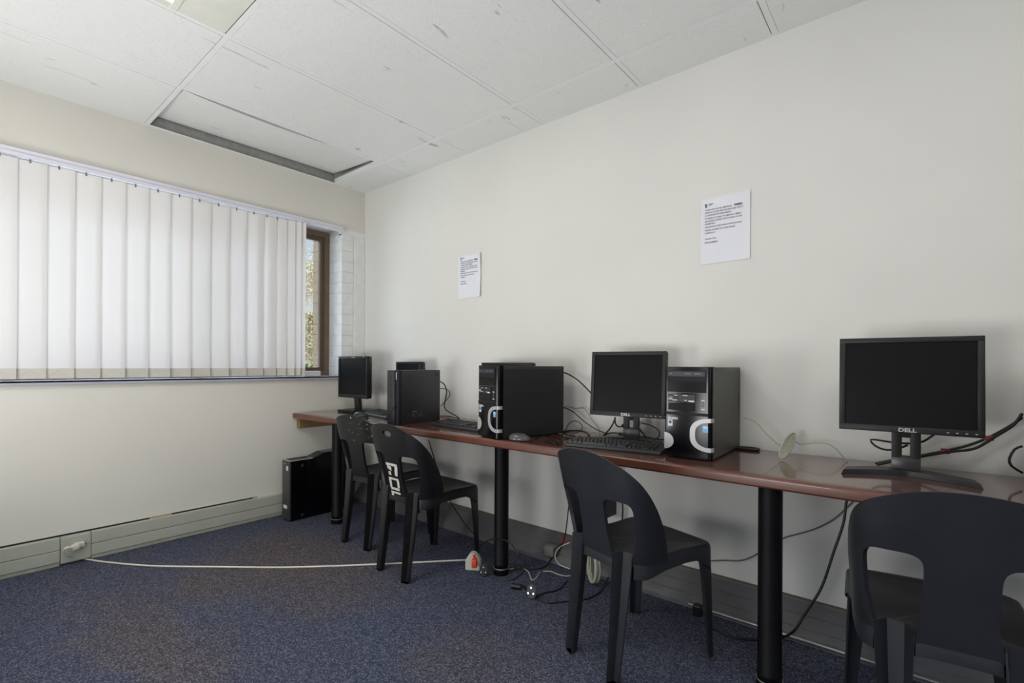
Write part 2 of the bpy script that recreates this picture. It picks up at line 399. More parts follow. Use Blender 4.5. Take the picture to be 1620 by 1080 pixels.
# displaced tile, lifted at the window side
bm = bmesh.new(); NX, NY = 12, 20
g = []
for i in range(NX + 1):
    row = []
    for j in range(NY + 1):
        u = i / NX; v = j / NY
        x = 0.022 + u * 0.562; y = -1.455 + v * 1.16
        z = H + 0.062 * (1 - u) ** 1.15 * (0.9 + .12 * v) + 0.030 * u * v ** 3 + 0.006
        if v < .55: z += 0.010 * u * math.sin(PI * min(1, v / .9)) * 0
        x -= 0.030 * math.sin(PI * min(1, max(0, (0.85 - v) / .85))) ** .6 * u
        row.append(bm.verts.new((x, y, z)))
    g.append(row)
for i in range(NX):
    for j in range(NY): bm.faces.new((g[i][j], g[i + 1][j], g[i + 1][j + 1], g[i][j + 1]))
r_ = bmesh.ops.extrude_face_region(bm, geom=list(bm.faces))
bmesh.ops.translate(bm, vec=(0, 0, 0.014), verts=[v for v in r_['geom'] if isinstance(v, bmesh.types.BMVert)])
tl = new_obj('ceiling_tile', bm, 'ceiling_tile', smooth=True, angle=30)
tag(tl, 'white ceiling tile lifted out of its frame near the window, dark gaps around it', 'ceiling tile')

# ceiling luminaires; the second is unseen, added as a source for its light
for k, (lx, ly, lab) in enumerate(((X1 + .6 * 1 + .3, -S1 - 1.2 - .6, 'white rectangular ceiling light just showing at the top left of the ceiling'),
                                  (X1 + .6 * 5 + .3, -S1 - 1.2 - .6, 'unseen white rectangular ceiling light added over the aisle behind the nearest chair for more light'))):
    t = empty('ceiling_light', (lx, ly, H), lab, 'ceiling light', group='surface ceiling lights')
    bm = bmesh.new()
    box(bm, -.287, .287, -.585, -.395, -.001, .02, bev=.001); box(bm, -.287, .287, .395, .585, -.001, .02, bev=.001)
    box(bm, -.287, -.255, -.395, .395, -.004, .02, bev=.002); box(bm, .255, .287, -.395, .395, -.004, .02, bev=.002)
    box(bm, -.287, .287, -.41, -.385, -.006, .02, bev=.002); box(bm, -.287, .287, .385, .41, -.006, .02, bev=.002)
    new_obj('housing', bm, 'lamp_housing', t)
    bm = bmesh.new(); box(bm, -.256, .256, -.386, .386, .002, .015, bev=.002); new_obj('diffuser', bm, 'lamp_diffuser', t)
# ---------------------------------------------------------------- skirtings
bm = bmesh.new()
def trunk(bm, y0, y1):
    box(bm, 0, 0.024, y0, y1, 0.0, 0.022, bev=.003, mi=1)
    box(bm, 0, 0.030, y0, y1, 0.022, 0.082, bev=.003, mi=0)
    box(bm, 0, 0.030, y0, y1, 0.085, 0.150, bev=.003, mi=0)
    box(bm, 0, 0.022, y0, y1, 0.0, 0.149, mi=1)
trunk(bm, YB, -1.845); trunk(bm, -1.719, -0.13)
struct('baseboard_left', bm, 'trunk_cover', mats=['trunk_cover', 'trunk_base'])
bm = bmesh.new(); box(bm, 0.0, 0.0035, YB, -0.845, 0.150, 0.158); struct('trim_2', bm, 'dark_gap')
for ya, yb_, lb in ((-1.45, -1.34, 'longer tan tape strip over the gap above the grey trunking'), (-0.87, -0.84, 'tiny tan tape piece at the far end of the gap above the trunking')):
    bm = bmesh.new(); box(bm, 0.0, 0.0045, ya, yb_, 0.150, 0.160, bev=.001); tag(new_obj('tape_strip', bm, 'tape'), lb, 'tape')
# sloping dark skirting under the desk
bm = bmesh.new()
prism(bm, [(0.0, 0.0), (0.0, 0.129), (-0.020, 0.127), (-0.023, 0.121), (-0.124, 0.018), (-0.125, 0.0)], 'x', 0.03, XR)
for f in bm.faces:
    c = f.calc_center_median()
    if c.z > 0.115: f.material_index = 1
for zz in (0.35, 0.7):
    a = Vector((-0.023, 0.121)).lerp(Vector((-0.124, 0.018)), zz)
    prism(bm, [(a.x - .001, a.y + .001), (a.x - .004, a.y - .001), (a.x + .004, a.y - .004)], 'x', 0.04, XR - .01)
struct('baseboard_right', bm, 'skirt_dark', mats=['skirt_dark', 'skirt_strip'])
bm = bmesh.new(); tube(bm, [(2.70, -0.128, 0.0185), (3.4, -0.128, 0.0185), (XR, -0.128, 0.0185)], 0.009, 12); struct('trim_3', bm, 'rail_metal', smooth=True)

# socket in the trunking
t = empty('wall_socket', (0.022, -1.782, 0.0), 'grey socket plate set into the trunking of the window wall', 'socket')
bm = bmesh.new(); box(bm, 0.0, 0.013, -0.061, 0.061, 0.014, 0.146, bev=.002); new_obj('plate', bm, 'trunk_cover', t)
bm = bmesh.new()
for dy, dz in ((0.028, .092), (0.040, .092), (0.034, .104)): cyl(bm, (0.0125, dy, dz), (0.0135, dy, dz), 0.003, seg=12)
new_obj('socket_hole', bm, 'drive_groove', t)

# sill
bm = bmesh.new(); box(bm, -0.199, 0.022, WY0, -0.213, 0.962, 0.975, bev=.003); box(bm, -0.002, 0.022, WY0 - .05, -0.213, 0.950, 0.975, bev=.003)
struct('trim_4', bm, 'sill_paint')
# window frame and glass
t = bpy.data.objects.new('window_1', None); COL.objects.link(t); t['kind'] = 'structure'; t.location = (-0.212, -1.579, 0.966)
def fr(bm, y0, y1, z0, z1, x0, x1, w_):
    prism(bm, [(y0, z0), (y1, z0), (y1 - w_, z0 + w_), (y0 + w_, z0 + w_)], 'x', x0, x1)
    prism(bm, [(y0, z1), (y1, z1), (y1 - w_, z1 - w_), (y0 + w_, z1 - w_)], 'x', x0, x1)
    prism(bm, [(y0, z0), (y0, z1), (y0 + w_, z1 - w_), (y0 + w_, z0 + w_)], 'x', x0, x1)
    prism(bm, [(y1, z0), (y1, z1), (y1 - w_, z1 - w_), (y1 - w_, z0 + w_)], 'x', x0, x1)
HW = (WY1 - WY0) / 2; HH = WZ1 - WZ0 - .01
bm = bmesh.new(); fr(bm, -HW, HW, 0.007, HH, -0.03, 0.03, 0.038); new_obj('window_frame', bm, 'frame_brown_light', t)
cells = [-HW + .036, -0.45, 0.45, HW - .036]
for a, c in zip(cells, cells[1:]):
    bm = bmesh.new(); fr(bm, a, c, 0.04, HH - .034, -0.022, 0.012, 0.034); s_ = new_obj('sash', bm, 'frame_brown', t)
    bm = bmesh.new(); box(bm, -0.008, -0.004, a + .03, c - .03, 0.07, HH - .064); new_obj('glass', bm, 'window_glass', s_)
# unseen window behind the camera, added to let in more light
t = bpy.data.objects.new('added_window_back', None); COL.objects.link(t); t['kind'] = 'structure'; t.location = (3.0, YB - .1, 0.85)
bm = bmesh.new()
for a, c in ((-1.5, 0), (0, 1.5)):
    box(bm, a, a + .05, -.03, .03, 0, 1.3); box(bm, c - .05, c, -.03, .03, 0, 1.3); box(bm, a, c, -.03, .03, 0, .05); box(bm, a, c, -.03, .03, 1.25, 1.3)
new_obj('window_frame', bm, 'frame_brown', t)
bm = bmesh.new(); box(bm, -1.46, 1.46, -.003, .003, .04, 1.26); new_obj('glass', bm, 'window_glass', t)

t = bpy.data.objects.new('added_window_east', None); COL.objects.link(t); t['kind'] = 'structure'; t.location = (XR + .1, -2.6, 0.80)  # unseen east window, added to account for the fill light
bm = bmesh.new()
for a, c in ((-1.3, 0), (0, 1.3)):
    box(bm, -.03, .03, a, a + .05, 0, 1.3); box(bm, -.03, .03, c - .05, c, 0, 1.3); box(bm, -.03, .03, a, c, 0, .05); box(bm, -.03, .03, a, c, 1.25, 1.3)
new_obj('window_frame', bm, 'frame_brown', t)
bm = bmesh.new(); box(bm, -.003, .003, -1.26, 1.26, .04, 1.26); new_obj('glass', bm, 'window_glass', t)

# vertical blind
t = empty('vertical_blind', (0.0, -1.6, 2.1), 'wide off-white vertical blind covering most of the window', 'blind')
bm = bmesh.new(); y_ = -1.6
box(bm, 0.0, 0.030, -3.05 - y_, -0.210 - y_, 2.112 - 2.1, 2.139 - 2.1, bev=.004)
box(bm, 0.004, 0.038, -3.05 - y_, -0.210 - y_, 2.097 - 2.1, 2.116 - 2.1, bev=.004)
new_obj('headrail', bm, 'rail_white', t)
edges = [-0.517, -0.560, -0.60, -0.672, -0.712, -0.752] 
cent = []
# stacked slats at the gathered end: (centre y, half width, angle deg from closed)
st_ = [(-0.564, 66), (-0.610, 52), (-0.660, 34), (-0.722, 20), (-0.792, 12)]
yy = -0.878; k = 0
while yy > -3.0:
    st_.append((yy, 9 + random.uniform(-2.0, 2.0))); yy -= 0.1085
bot = 0.986
for i, (yc, ang) in enumerate(st_):
    hw = 0.0635; a = math.radians(ang)
    bm = bmesh.new(); rows = []
    tw = random.uniform(-.05, .05)
    for jz in range(13):
        z = bot + (2.088 - bot) * jz / 12
        aa = a + tw * (1 - jz / 12)
        row = []
        for s in (-1, -.5, 0, .5, 1):
            n_ = 0.004 * (1 - s * s)
            row.append(bm.verts.new((0.018 + math.sin(aa) * hw * s + n_ * math.cos(aa), yc - y_ + math.cos(aa) * hw * s, z - 2.1)))
        rows.append(row)
    for jz in range(12):
        for s in range(4): bm.faces.new((rows[jz][s], rows[jz][s + 1], rows[jz + 1][s + 1], rows[jz + 1][s]))
    slat = new_obj('slat', bm, 'blind_fabric', t, smooth=True, angle=60)
    bm = bmesh.new(); cyl(bm, (0.018, yc - y_, -.012), (0.018, yc - y_, -.002), .0035, seg=8)
    box(bm, .012, .024, yc - y_ - .004, yc - y_ + .004, -.022, -.012, bev=.001); new_obj('slat_hook', bm, 'hook', slat)
    # weight pocket at the bottom: a folded double layer with a plate inside
    bm = bmesh.new(); ca, sa = math.cos(a + tw), math.sin(a + tw)
    def PT(s, dn, z): return (0.018 + sa * hw * s + dn * ca, yc - y_ + ca * hw * s - dn * sa, z - 2.1)
    for dn in (0.0055, -0.0015):
        vs = [bm.verts.new(PT(s * .985, dn, z)) for s, z in ((-1, bot - .001), (1, bot - .001), (1, bot + .052), (-1, bot + .052))]; bm.faces.new(vs)
    new_obj('bottom_weight', bm, 'weight_plate', slat)
# beaded chain along the bottoms
bm = bmesh.new()
for (a, _), (b_, _) in zip(st_[1:], st_[2:]):
    n_ = 22
    for q in range(n_):
        f_ = q / n_; yq = a + (b_ - a) * f_; zz = bot + .046 - .034 * math.sin(PI * f_) ** 1.0
        r_ = bmesh.ops.create_icosphere(bm, subdivisions=1, radius=.0016); bmesh.ops.translate(bm, vec=(0.029, yq - y_, zz - 2.1), verts=r_['verts'])
new_obj('bead_chain', bm, 'rail_white', t)
# small rolled cord end on the sill
bm = bmesh.new(); tube(bm, spline([(0.0, -0.535, .981), (0.004, -0.50, .985), (0.0, -.47, .981), (-.01, -.44, .981)]), .004, 8); box(bm, -0.03, 0.006, -0.50, -0.38, .9755, 1.016, bev=.008)
o = new_obj('folded_slat_piece', bm, 'blind_fabric'); tag(o, 'short folded piece of white blind fabric lying on the sill by the open end', 'blind fabric')

# ---------------------------------------------------------------- outside
bm = bmesh.new(); zc = -0.5
box(bm, -0.445, -0.25, -0.205, 0.3, -1, 3.4)
while zc < 3.3:
    box(bm, -0.448, -0.2505, -0.208, -0.1, zc, zc + .0775, bev=.003, seg=1); zc += .0865
struct('wall_outside', bm, 'outer_brick')
bm = bmesh.new(); box(bm, -40, -0.6, -20, 30, -1.3, -1.2); struct('ground', bm, 'ground_dry')
def tree(x, y, h, lab, seed, nleaf, spread, lm):
    rnd = random.Random(seed)
    t = empty('tree', (x, y, -1.2), lab, 'tree')
    bm = bmesh.new(); tips = []
    def grow(p, d, L, r, dep):
        pts = [p]
        q = p
        for k in range(3):
            d = (d + Vector((rnd.uniform(-.22, .22), rnd.uniform(-.22, .22), rnd.uniform(-.05, .15)))).normalized()
            q = q + d * L / 3; pts.append(q)
            if dep < 3: tips.append(q)
        tube(bm, pts, r, 5)
        if dep > 0:
            for k in range(3 if dep > 1 else 4):
                nd = (d + Vector((rnd.uniform(-1, 1), rnd.uniform(-1, 1), rnd.uniform(-.3, .8))) * .75).normalized()
                grow(q, nd, L * .66, r * .6, dep - 1)
    grow(Vector((0, 0, 0)), Vector((0, 0, 1)), h * .36, .07, 5)
    new_obj('trunk', bm, 'bark', t)
    bm = bmesh.new()
    for k in range(nleaf):
        c = rnd.choice(tips) + Vector((rnd.gauss(0, spread), rnd.gauss(0, spread), rnd.gauss(0, spread)))
        a = Vector((rnd.gauss(0, 1), rnd.gauss(0, 1), rnd.gauss(0, 1))).normalized() * .035; b2 = a.orthogonal().normalized() * .02
        bm.faces.new([bm.verts.new(c + a), bm.verts.new(c + b2), bm.verts.new(c - a), bm.verts.new(c - b2)])
    f_ = new_obj('foliage', bm, lm, t); f_['kind'] = 'stuff'
tree(-8.4, 4.0, 5.6, 'bare winter tree with dry yellow leaves seen through the window gap', 3, 15000, .28, 'leaf')
# bushes under the tree
def bush(x, y, h, seed, m_, lab):
    rnd = random.Random(seed); bm = bmesh.new()
    for k in range(9000):
        th = rnd.uniform(0, 2 * PI); rr_ = rnd.random() ** .5; zz = rnd.random()
        R_ = 1.1 * (1 - zz * zz) ** .5
        c = Vector((math.cos(th) * rr_ * R_, math.sin(th) * rr_ * R_, zz * h))
        a = Vector((rnd.gauss(0, 1), rnd.gauss(0, 1), rnd.gauss(0, 1))).normalized() * .04; b2 = a.orthogonal().normalized() * .02
        bm.faces.new([bm.verts.new(c + a), bm.verts.new(c + b2), bm.verts.new(c - a), bm.verts.new(c - b2)])
    for k in range(40):
        th = rnd.uniform(0, 2 * PI)
        tube(bm, [(0, 0, 0), (math.cos(th) * .4, math.sin(th) * .4, h * .5), (math.cos(th) * .7, math.sin(th) * .7, h * rnd.uniform(.6, 1.05))], .008, 4)
    o = new_obj('bush', bm, m_); o.location = (x, y, -1.2); tag(o, lab, 'bush')
bush(-3.5, 1.35, 2.25, 11, 'leaf_green', 'green-yellow bush low in the window gap, in front of the bare tree')
bush(-6.0, 2.7, 3.3, 12, 'leaf', 'tan dry-leaved bush behind the green one outside the window')

# ---------------------------------------------------------------- desk
desk = empty('long_desk', (0.0, 0.0, 0.0), 'long varnished red-brown desk running along the right wall', 'desk')
XE = 5.2
bm = bmesh.new()
# top surface with a rounded solid-wood front edge; height falls 1 cm per metre
N = 40; prof = [(-0.004, 0.0), (-0.530, 0.0), (-0.536, 0.0)]
def tv(x, y, dz): return (x, y, deskz(x) + dz)
def yfront(x): return -0.556 - 0.04 * max(0, 1 - x / .9)
A = []
for i in range(N + 1):
    x = 0.003 + (XE - 0.003) * i / N; yf = yfront(x)
    A.append([bm.verts.new(tv(x, y, dz)) for y, dz in ((-0.003, 0), (yf + .035, 0), (yf + .035, -.030), (-0.003, -.030))])
for a, c in zip(A, A[1:]):
    for k in range(4): bm.faces.new((a[k], a[(k + 1) % 4], c[(k + 1) % 4], c[k]))
bm.faces.new(A[0]); bm.faces.new(A[-1])
new_obj('desktop', bm, 'desk_top', desk)
bm = bmesh.new(); A = []
for i in range(N + 1):
    x = 0.003 + (XE - 0.003) * i / N; yf = yfront(x)
    ring = [(yf + .0355, .0001), (yf + .008, .0001)]
    for q in range(1, 6):
        a = PI / 2 * q / 5; ring.append((yf + .008 - .008 * math.sin(a), -.0099 + .010 * math.cos(a)))
    ring += [(yf + .0005, -.032), (yf + .006, -.038), (yf + .0355, -.038)]
    A.append([bm.verts.new(tv(x, y, dz)) for y, dz in ring])
for a, c in zip(A, A[1:]):
    for k in range(len(a)): bm.faces.new((a[k], a[(k + 1) % len(a)], c[(k + 1) % len(a)], c[k]))
bm.faces.new(A[0]); bm.faces.new(A[-1])
new_obj('front_edge', bm, 'desk_edge', desk, smooth=True, angle=40)
bm = bmesh.new(); box(bm, 0.002, 0.045, -0.565, -0.06, 0.601, 0.6785, bev=.003); new_obj('support_batten', bm, 'wood_raw', desk)
bm = bmesh.new(); box(bm, 2.20, 2.28, -0.12, -0.004, 0.30, 0.655, bev=.004); new_obj('dark_upright', bm, 'case_dark', desk)  # dark upright block against the wall under the desk
for lx, ly in ((0.480, -0.520), (1.838, -0.400), (3.100, -0.495), (4.35, -0.49)):
    zt = deskz(lx) - .0305
    bm = bmesh.new()
    lathe(bm, [(.036, 0.0), (.040, .003), (.040, .030), (.0365, .034), (.0365, .045), (.0385, .048), (.0385, .055), (.0365, .058), (.0365, zt - .006)], 28, lx, ly)
    lg = new_obj('leg', bm, 'pole_black', desk, smooth=True, angle=40)
    bm = bmesh.new(); box(bm, lx - .055, lx + .055, max(ly - .045, -.545), ly + .055, zt - .0065, zt + .001, bev=.002); new_obj('mounting_plate', bm, 'rail_metal' if lx > 3 else 'pole_black', lg)
    bm = bmesh.new(); tube(bm, [(lx + .0395 * math.cos(2 * PI * k / 24), ly + .0395 * math.sin(2 * PI * k / 24), .033) for k in range(24)], .0022, 6, closed=True); new_obj('ring', bm, 'rail_metal', lg, smooth=True)

# ---------------------------------------------------------------- chairs
ZS = 0.418
NEXP = 4.6
def _se(th, a, b_):
    c, s_ = math.cos(th), math.sin(th)
    return a * math.copysign(abs(s_) ** (2 / NEXP), s_), b_ * (1 - abs(c) ** (2 / NEXP))
# arc length -> angle table on the reference curve
_TAB = [(0.0, 0.0)]
_p = _se(0, .2, .2)
for _k in range(1, 2001):
    _t = PI / 2 * _k / 2000; _q = _se(_t, .2, .2); _TAB.append((_TAB[-1][0] + math.hypot(_q[0] - _p[0], _q[1] - _p[1]), _t)); _p = _q
def _theta(s):
    import bisect
    a_ = min(abs(s), _TAB[-1][0] - 1e-6); i = bisect.bisect_left(_TAB, (a_, 0)); i = max(1, min(i, 2000))
    (s0, t0), (s1, t1) = _TAB[i - 1], _TAB[i]
    return math.copysign(t0 + (t1 - t0) * (a_ - s0) / max(1e-9, s1 - s0), s)
def shell_pos(s, h):
    """s: arc length round the back, h: height; returns point and inward normal (towards the sitter)"""
    k = max(0.0, (h - 0.40) / 0.37)
    a = 0.186 + 0.018 * math.sin(min(1, k * 1.15) * PI * .62); b_ = 0.225 - 0.085 * k
    yb = -0.198 - 0.066 * k - .012 * k * k
    def P(q):
        x, y = _se(_theta(q), a, b_); return Vector((x, yb + y, h))
    p = P(s); d = (P(s + .004) - P(s - .004)).normalized()
    return p, Vector((-d.y, d.x, 0))
HT = 0.773
def g_outer(s, h):
    k = (h - 0.395) / (HT - 0.395)
    if k < 0: k = 0
    return (abs(s) / (290e-3 + .050 * min(1, k * 1.15))) ** 2.2 + k ** 2.2 - 1
def g_slot(s, h):
    c = 0.1225 + 0.004 * (h - .45); w_ = 0.059
    if h < 0.50: w_ = 0.059 - 0.019 * min(1, (0.50 - h) / .09) ** 1.3
    top = 0.617; r_ = 0.045
    e = max(0, (h - (top - r_)) / r_)
    return 1 - (abs(abs(s) - c) / w_) ** 4 - e ** 3
def g_hole(s, h): return 1 - (s / .036) ** 2 - ((h - .722) / .0165) ** 2
def snap(g, s, h):
    for _ in range(6):
        v = g(s, h); e = 1e-4
        gs = (g(s + e, h) - g(s - e, h)) / (2 * e); gh = (g(s, h + e) - g(s, h - e)) / (2 * e); q = gs * gs + gh * gh
        if q < 1e-9: break
        st = v / q; ds, dh = gs * st, gh * st; L = math.hypot(ds, dh)
        if L > .004: ds *= .004 / L; dh *= .004 / L
        s -= ds; h -= dh
    return s, h
def shell_mesh(hole):
    bm = bmesh.new(); ds = 0.0065; dh = 0.0065
    ns = 54; nh = 62; V = {}
    def inside(s, h):
        return g_outer(s, h) < 0 and g_slot(s, h) < 0 and not (hole and g_hole(s, h) > 0)
    def vert(i, j):
        if (i, j) not in V: V[(i, j)] = bm.verts.new((i * ds, 0.395 + j * dh, 0))
        return V[(i, j)]
    for i in range(-ns, ns):
        for j in range(0, nh):
            cs = (i + .5) * ds; ch_ = 0.395 + (j + .5) * dh
            if inside(cs, ch_): bm.faces.new((vert(i, j), vert(i + 1, j), vert(i + 1, j + 1), vert(i, j + 1)))
    kinds = {}
    for v in list(bm.verts):
        if not v.is_boundary: continue
        s, h = v.co.x, v.co.y
        if h < 0.3955 and g_outer(s, h) < -.05 and g_slot(s, h) < -.3: continue
        cand = [(g_outer, abs(g_outer(s, h)) / 6)]
        cand.append((g_slot, abs(g_slot(s, h)) / 40))
        if hole: cand.append((g_hole, abs(g_hole(s, h)) / 60))
        best = None
        for g, _ in cand:
            s2, h2 = snap(g, s, h); d_ = math.hypot(s2 - s, h2 - h)
            if abs(g(s2, h2)) < .05 and d_ < .0105 and (best is None or d_ < best[0]): best = (d_, s2, h2, g)
        if best:
            v.co.x = best[1]; v.co.y = max(best[2], 0.395); kinds[v] = best[3]
    # relax the interior a little
    for _ in range(3):
        bmesh.ops.smooth_vert(bm, verts=[v for v in bm.verts if not v.is_boundary], factor=.5, use_axis_x=True, use_axis_y=True, use_axis_z=True)
    rim = [e for e in bm.edges if e.is_boundary and kinds.get(e.verts[0]) in (g_slot, g_hole) and kinds.get(e.verts[1]) in (g_slot, g_hole)]
    out = [e for e in bm.edges if e.is_boundary and kinds.get(e.verts[0]) == g_outer and kinds.get(e.verts[1]) == g_outer]
    info = {v: (v.co.x, v.co.y) for v in bm.verts}
    def flange(es, depth):
        r_ = bmesh.ops.extrude_edge_only(bm, edges=es); nv = [v for v in r_['geom'] if isinstance(v, bmesh.types.BMVert)]
        src_ = {}
        for v in nv:
            o_ = min((w_ for e in v.link_edges for w_ in e.verts if w_ is not v and w_ in info), key=lambda w_: (w_.co - v.co).length)
            src_[v] = (info[o_], depth)
        return src_
    ex = flange(rim, .013); ex.update(flange(out, .007))
    for v, (s, h) in info.items():
        p, _ = shell_pos(s, h); v.co = p
    for v, ((s, h), dpt) in ex.items():
        p, nn = shell_pos(s, h); v.co = p + nn * dpt
    bmesh.ops.recalc_face_normals(bm, faces=bm.faces)
    bmesh.ops.solidify(bm, geom=list(bm.faces), thickness=0.0038)
    return bm
def seat_outline():
    pts = []
    for i in range(-40, 41):
        s = i / 40 * .290; p, nn = shell_pos(s, .41); e_ = abs(abs(s) - .1225) / .043; dd = .002 + (.036 if e_ < 1 else 0.0) * min(1, (1 - e_) * 3.5)
        pts.append(Vector((p.x, p.y)) + Vector((nn.x, nn.y)) * dd)
    # right side to front corner with rounding
    def arc(cx, cy, r_, a0, a1, n_):
        return [Vector((cx + r_ * math.cos(a0 + (a1 - a0) * k / n_), cy + r_ * math.sin(a0 + (a1 - a0) * k / n_))) for k in range(n_ + 1)]
    out = pts + [Vector((.182, .05)), Vector((.188, .10))] + arc(.155, .165, .038, 0.05, PI / 2, 8) + [Vector((.08, .208)), Vector((0, .210)), Vector((-.08, .208))] + arc(-.155, .165, .038, PI / 2, PI - .05, 8) + [Vector((-.188, .10)), Vector((-.182, .05))]
    return out
def seat_mesh():
    bm = bmesh.new(); o = seat_outline(); n_ = len(o); c = Vector((0, 0.02))
    corners = [Vector((.185, .2)), Vector((-.185, .2)), Vector((.125, -.13)), Vector((-.125, -.13))]
    loops = []
    specs = []
    for f_ in (0.0,):
        pass
    def inset(p, d):
        q = p - c; L = q.length; return c + q * max(0, (L - d)) / L
    for frac in (.2, .45, .7, .88): loops.append([bm.verts.new((*(c + (p - c) * frac), ZS - .012 * (1 - frac ** 2))) for p in o])
    loops.append([bm.verts.new((*inset(p, .012), ZS)) for p in o])
    loops.append([bm.verts.new((*inset(p, .003), ZS - .004)) for p in o])
    loops.append([bm.verts.new((*o[k], ZS - .012)) for k in range(n_)])
    low = []
    for p in o:
        d = min((p - q).length for q in corners)
        z = ZS - .046 - .055 * math.exp(-(d / .050) ** 2)
        q = p + (p - c).normalized() * .003
        low.append(bm.verts.new((q.x, q.y, z)))
    loops.append(low)
    bm.faces.new(loops[0])
    for a, b2 in zip(loops, loops[1:]):
        for k in range(n_): bm.faces.new((a[k], a[(k + 1) % n_], b2[(k + 1) % n_], b2[k]))
    bmesh.ops.recalc_face_normals(bm, faces=bm.faces)
    bmesh.ops.solidify(bm, geom=list(bm.faces), thickness=0.0035)
    return bm
def channel(bm, secs, th=.0042, foot=True):
    """secs: list of (list of points) open cross-sections from top to bottom"""
    R_ = [[bm.verts.new(p) for p in s] for s in secs]
    for a, b2 in zip(R_, R_[1:]):
        for k in range(len(a) - 1): bm.faces.new((a[k], a[k + 1], b2[k + 1], b2[k]))
    if foot: bm.faces.new(R_[-1])
    bmesh.ops.recalc_face_normals(bm, faces=bm.faces)
    bmesh.ops.solidify(bm, geom=list(bm.faces), thickness=th)
def rear_leg(sg):
    bm = bmesh.new(); secs = []
    p0, n0 = shell_pos(.1235 * sg, .41); nn = Vector((n0.x, n0.y, 0)); out = -nn; tg = Vector((-nn.y, nn.x, 0))
    top = p0; tip = Vector((.114 * sg, -.236, 0))
    for k in range(13):
        t = k / 12; z = (ZS + .008) * (1 - t)
        c = Vector((top.x + (tip.x - top.x) * t, top.y + (tip.y - top.y) * t ** 1.2, z))
        w_ = .038 * (1 - t) + .0215 * t; d = .036 * (1 - t) + .024 * t
        o2 = c + out * (.0005)
        lip = .0015
        secs.append([o2 - tg * (w_ + lip) , o2 - tg * w_ + out * .001, c + nn * (d) - tg * (w_ * .45), c + nn * (d) + tg * (w_ * .45), o2 + tg * w_ + out * .001, o2 + tg * (w_ + lip)])
    secs[-1] = [Vector((p.x, p.y, max(0.0, p.z))) for p in secs[-1]]
    channel(bm, secs); return bm
def front_leg(sg):
    bm = bmesh.new(); secs = []
    for k in range(11):
        t = k / 10; z = (ZS - .02) * (1 - t)
        cx = (.186 + .010 * t) * sg; cy = .198 + .004 * t
        w_ = .062 * (1 - t) ** 1.3 + .032
        w_ = .058 - .028 * t + .02 * math.exp(-t * 9)
        r_ = .012
        secs.append([Vector((cx - r_ * sg * 0, cy - w_, z)), Vector((cx, cy - r_, z)), Vector((cx - r_ * .3 * sg, cy - r_ * .3, z)), Vector((cx - r_ * sg, cy, z)), Vector((cx - w_ * sg, cy, z))])
    channel(bm, secs); return bm
SHELL = {}
def make_chair(m, hole):
    t = empty('plastic_chair', (0, 0, 0), 'chair', 'chair')
    key = bool(hole)
    new_obj('backrest', shell_mesh(hole), m, t, smooth=True, angle=48)
    new_obj('seat', seat_mesh(), m, t, smooth=True, angle=50)
    for sg in (-1, 1): new_obj('leg', rear_leg(sg), m, t, smooth=True, angle=30)
    for sg in (-1, 1): new_obj('leg', front_leg(sg), m, t, smooth=True, angle=40)
    return t
def put(o, x, y, rz, label, group=None):
    o.location = (x, y, 0); o.rotation_euler = (0, 0, math.radians(rz)); o['label'] = label
    if group: o['group'] = group
G = 'black plastic chairs along the desk'
c3 = make_chair('chair_matte', False)
c1 = make_chair('chair_gloss', False)
c2 = make_chair('chair_gloss', True)
c5 = copy_tree(c3)
put(c3, 2.656, -0.560, -17.5, 'charcoal plastic chair standing before the middle keyboard, turned slightly towards the right', G)
put(c5, 3.520, -0.560, 8.0, 'charcoal plastic chair nearest the camera, cut off by the right edge of the photo', G); c5.scale = (1.025, 1.025, 1.025)
put(c1, 0.928, -0.447, 3.5, 'black plastic chair farthest from the camera, paint specks on its back, pushed under the desk', G)
put(c2, 1.450, -0.556, -2.0, 'black plastic chair with an oval hand hole and white painted marks on its back', G)
# painted marks on the back of chair 2 and specks on chair 1
def on_shell(pts, lift, parent, name, m):
    bm = bmesh.new()
    for poly in pts:
        # subdivide each polygon into a strip grid
        (s0, h0), (s1, h1), (s2, h2), (s3, h3) = poly; n_ = 6; G_ = []
        for i in range(n_ + 1):
            row = []
            for j in range(n_ + 1):
                u, v = i / n_, j / n_
                s = (s0 * (1 - u) + s1 * u) * (1 - v) + (s3 * (1 - u) + s2 * u) * v
                h = (h0 * (1 - u) + h1 * u) * (1 - v) + (h3 * (1 - u) + h2 * u) * v
                p, nn = shell_pos(s, h); row.append(bm.verts.new(p - nn * lift))
            G_.append(row)
        for i in range(n_):
            for j in range(n_): bm.faces.new((G_[i][j], G_[i + 1][j], G_[i + 1][j + 1], G_[i][j + 1]))
    o = new_obj(name, bm, m, parent); return o
def R4(a, b_, c, d): return [(a, c), (b_, c), (b_, d), (a, d)]
lf = .0048
on_shell([R4(-.050, .045, .556, .570), [(.014, .508), (.036, .506), (.046, .556), (.022, .558)], [(-.044, .542), (-.012, .528), (-.006, .550), (-.040, .557)], [(-.038, .506), (-.016, .506), (-.020, .526), (-.042, .522)]], lf, c2, 'painted_letter', 'paint_white')
on_shell([R4(-.046, .040, .483, .494), R4(-.046, -.026, .440, .484), R4(.022, .042, .446, .484), R4(-.040, .036, .430, .443)], lf, c2, 'painted_letter', 'paint_white')
on_shell([R4(-.044, .040, .411, .422), R4(-.044, -.024, .398, .412)], lf, c2, 'painted_letter', 'paint_white')
rnd = random.Random(4); sp = []
for k in range(46):
    s = rnd.uniform(-.04, .16); h = rnd.uniform(.66, .765) - abs(s) * .12; d = rnd.uniform(.0008, .003) * (2.2 if k % 9 == 0 else 1)
    sp.append([(s - d, h), (s, h - d * 1.2), (s + d, h), (s, h + d * 1.2)])
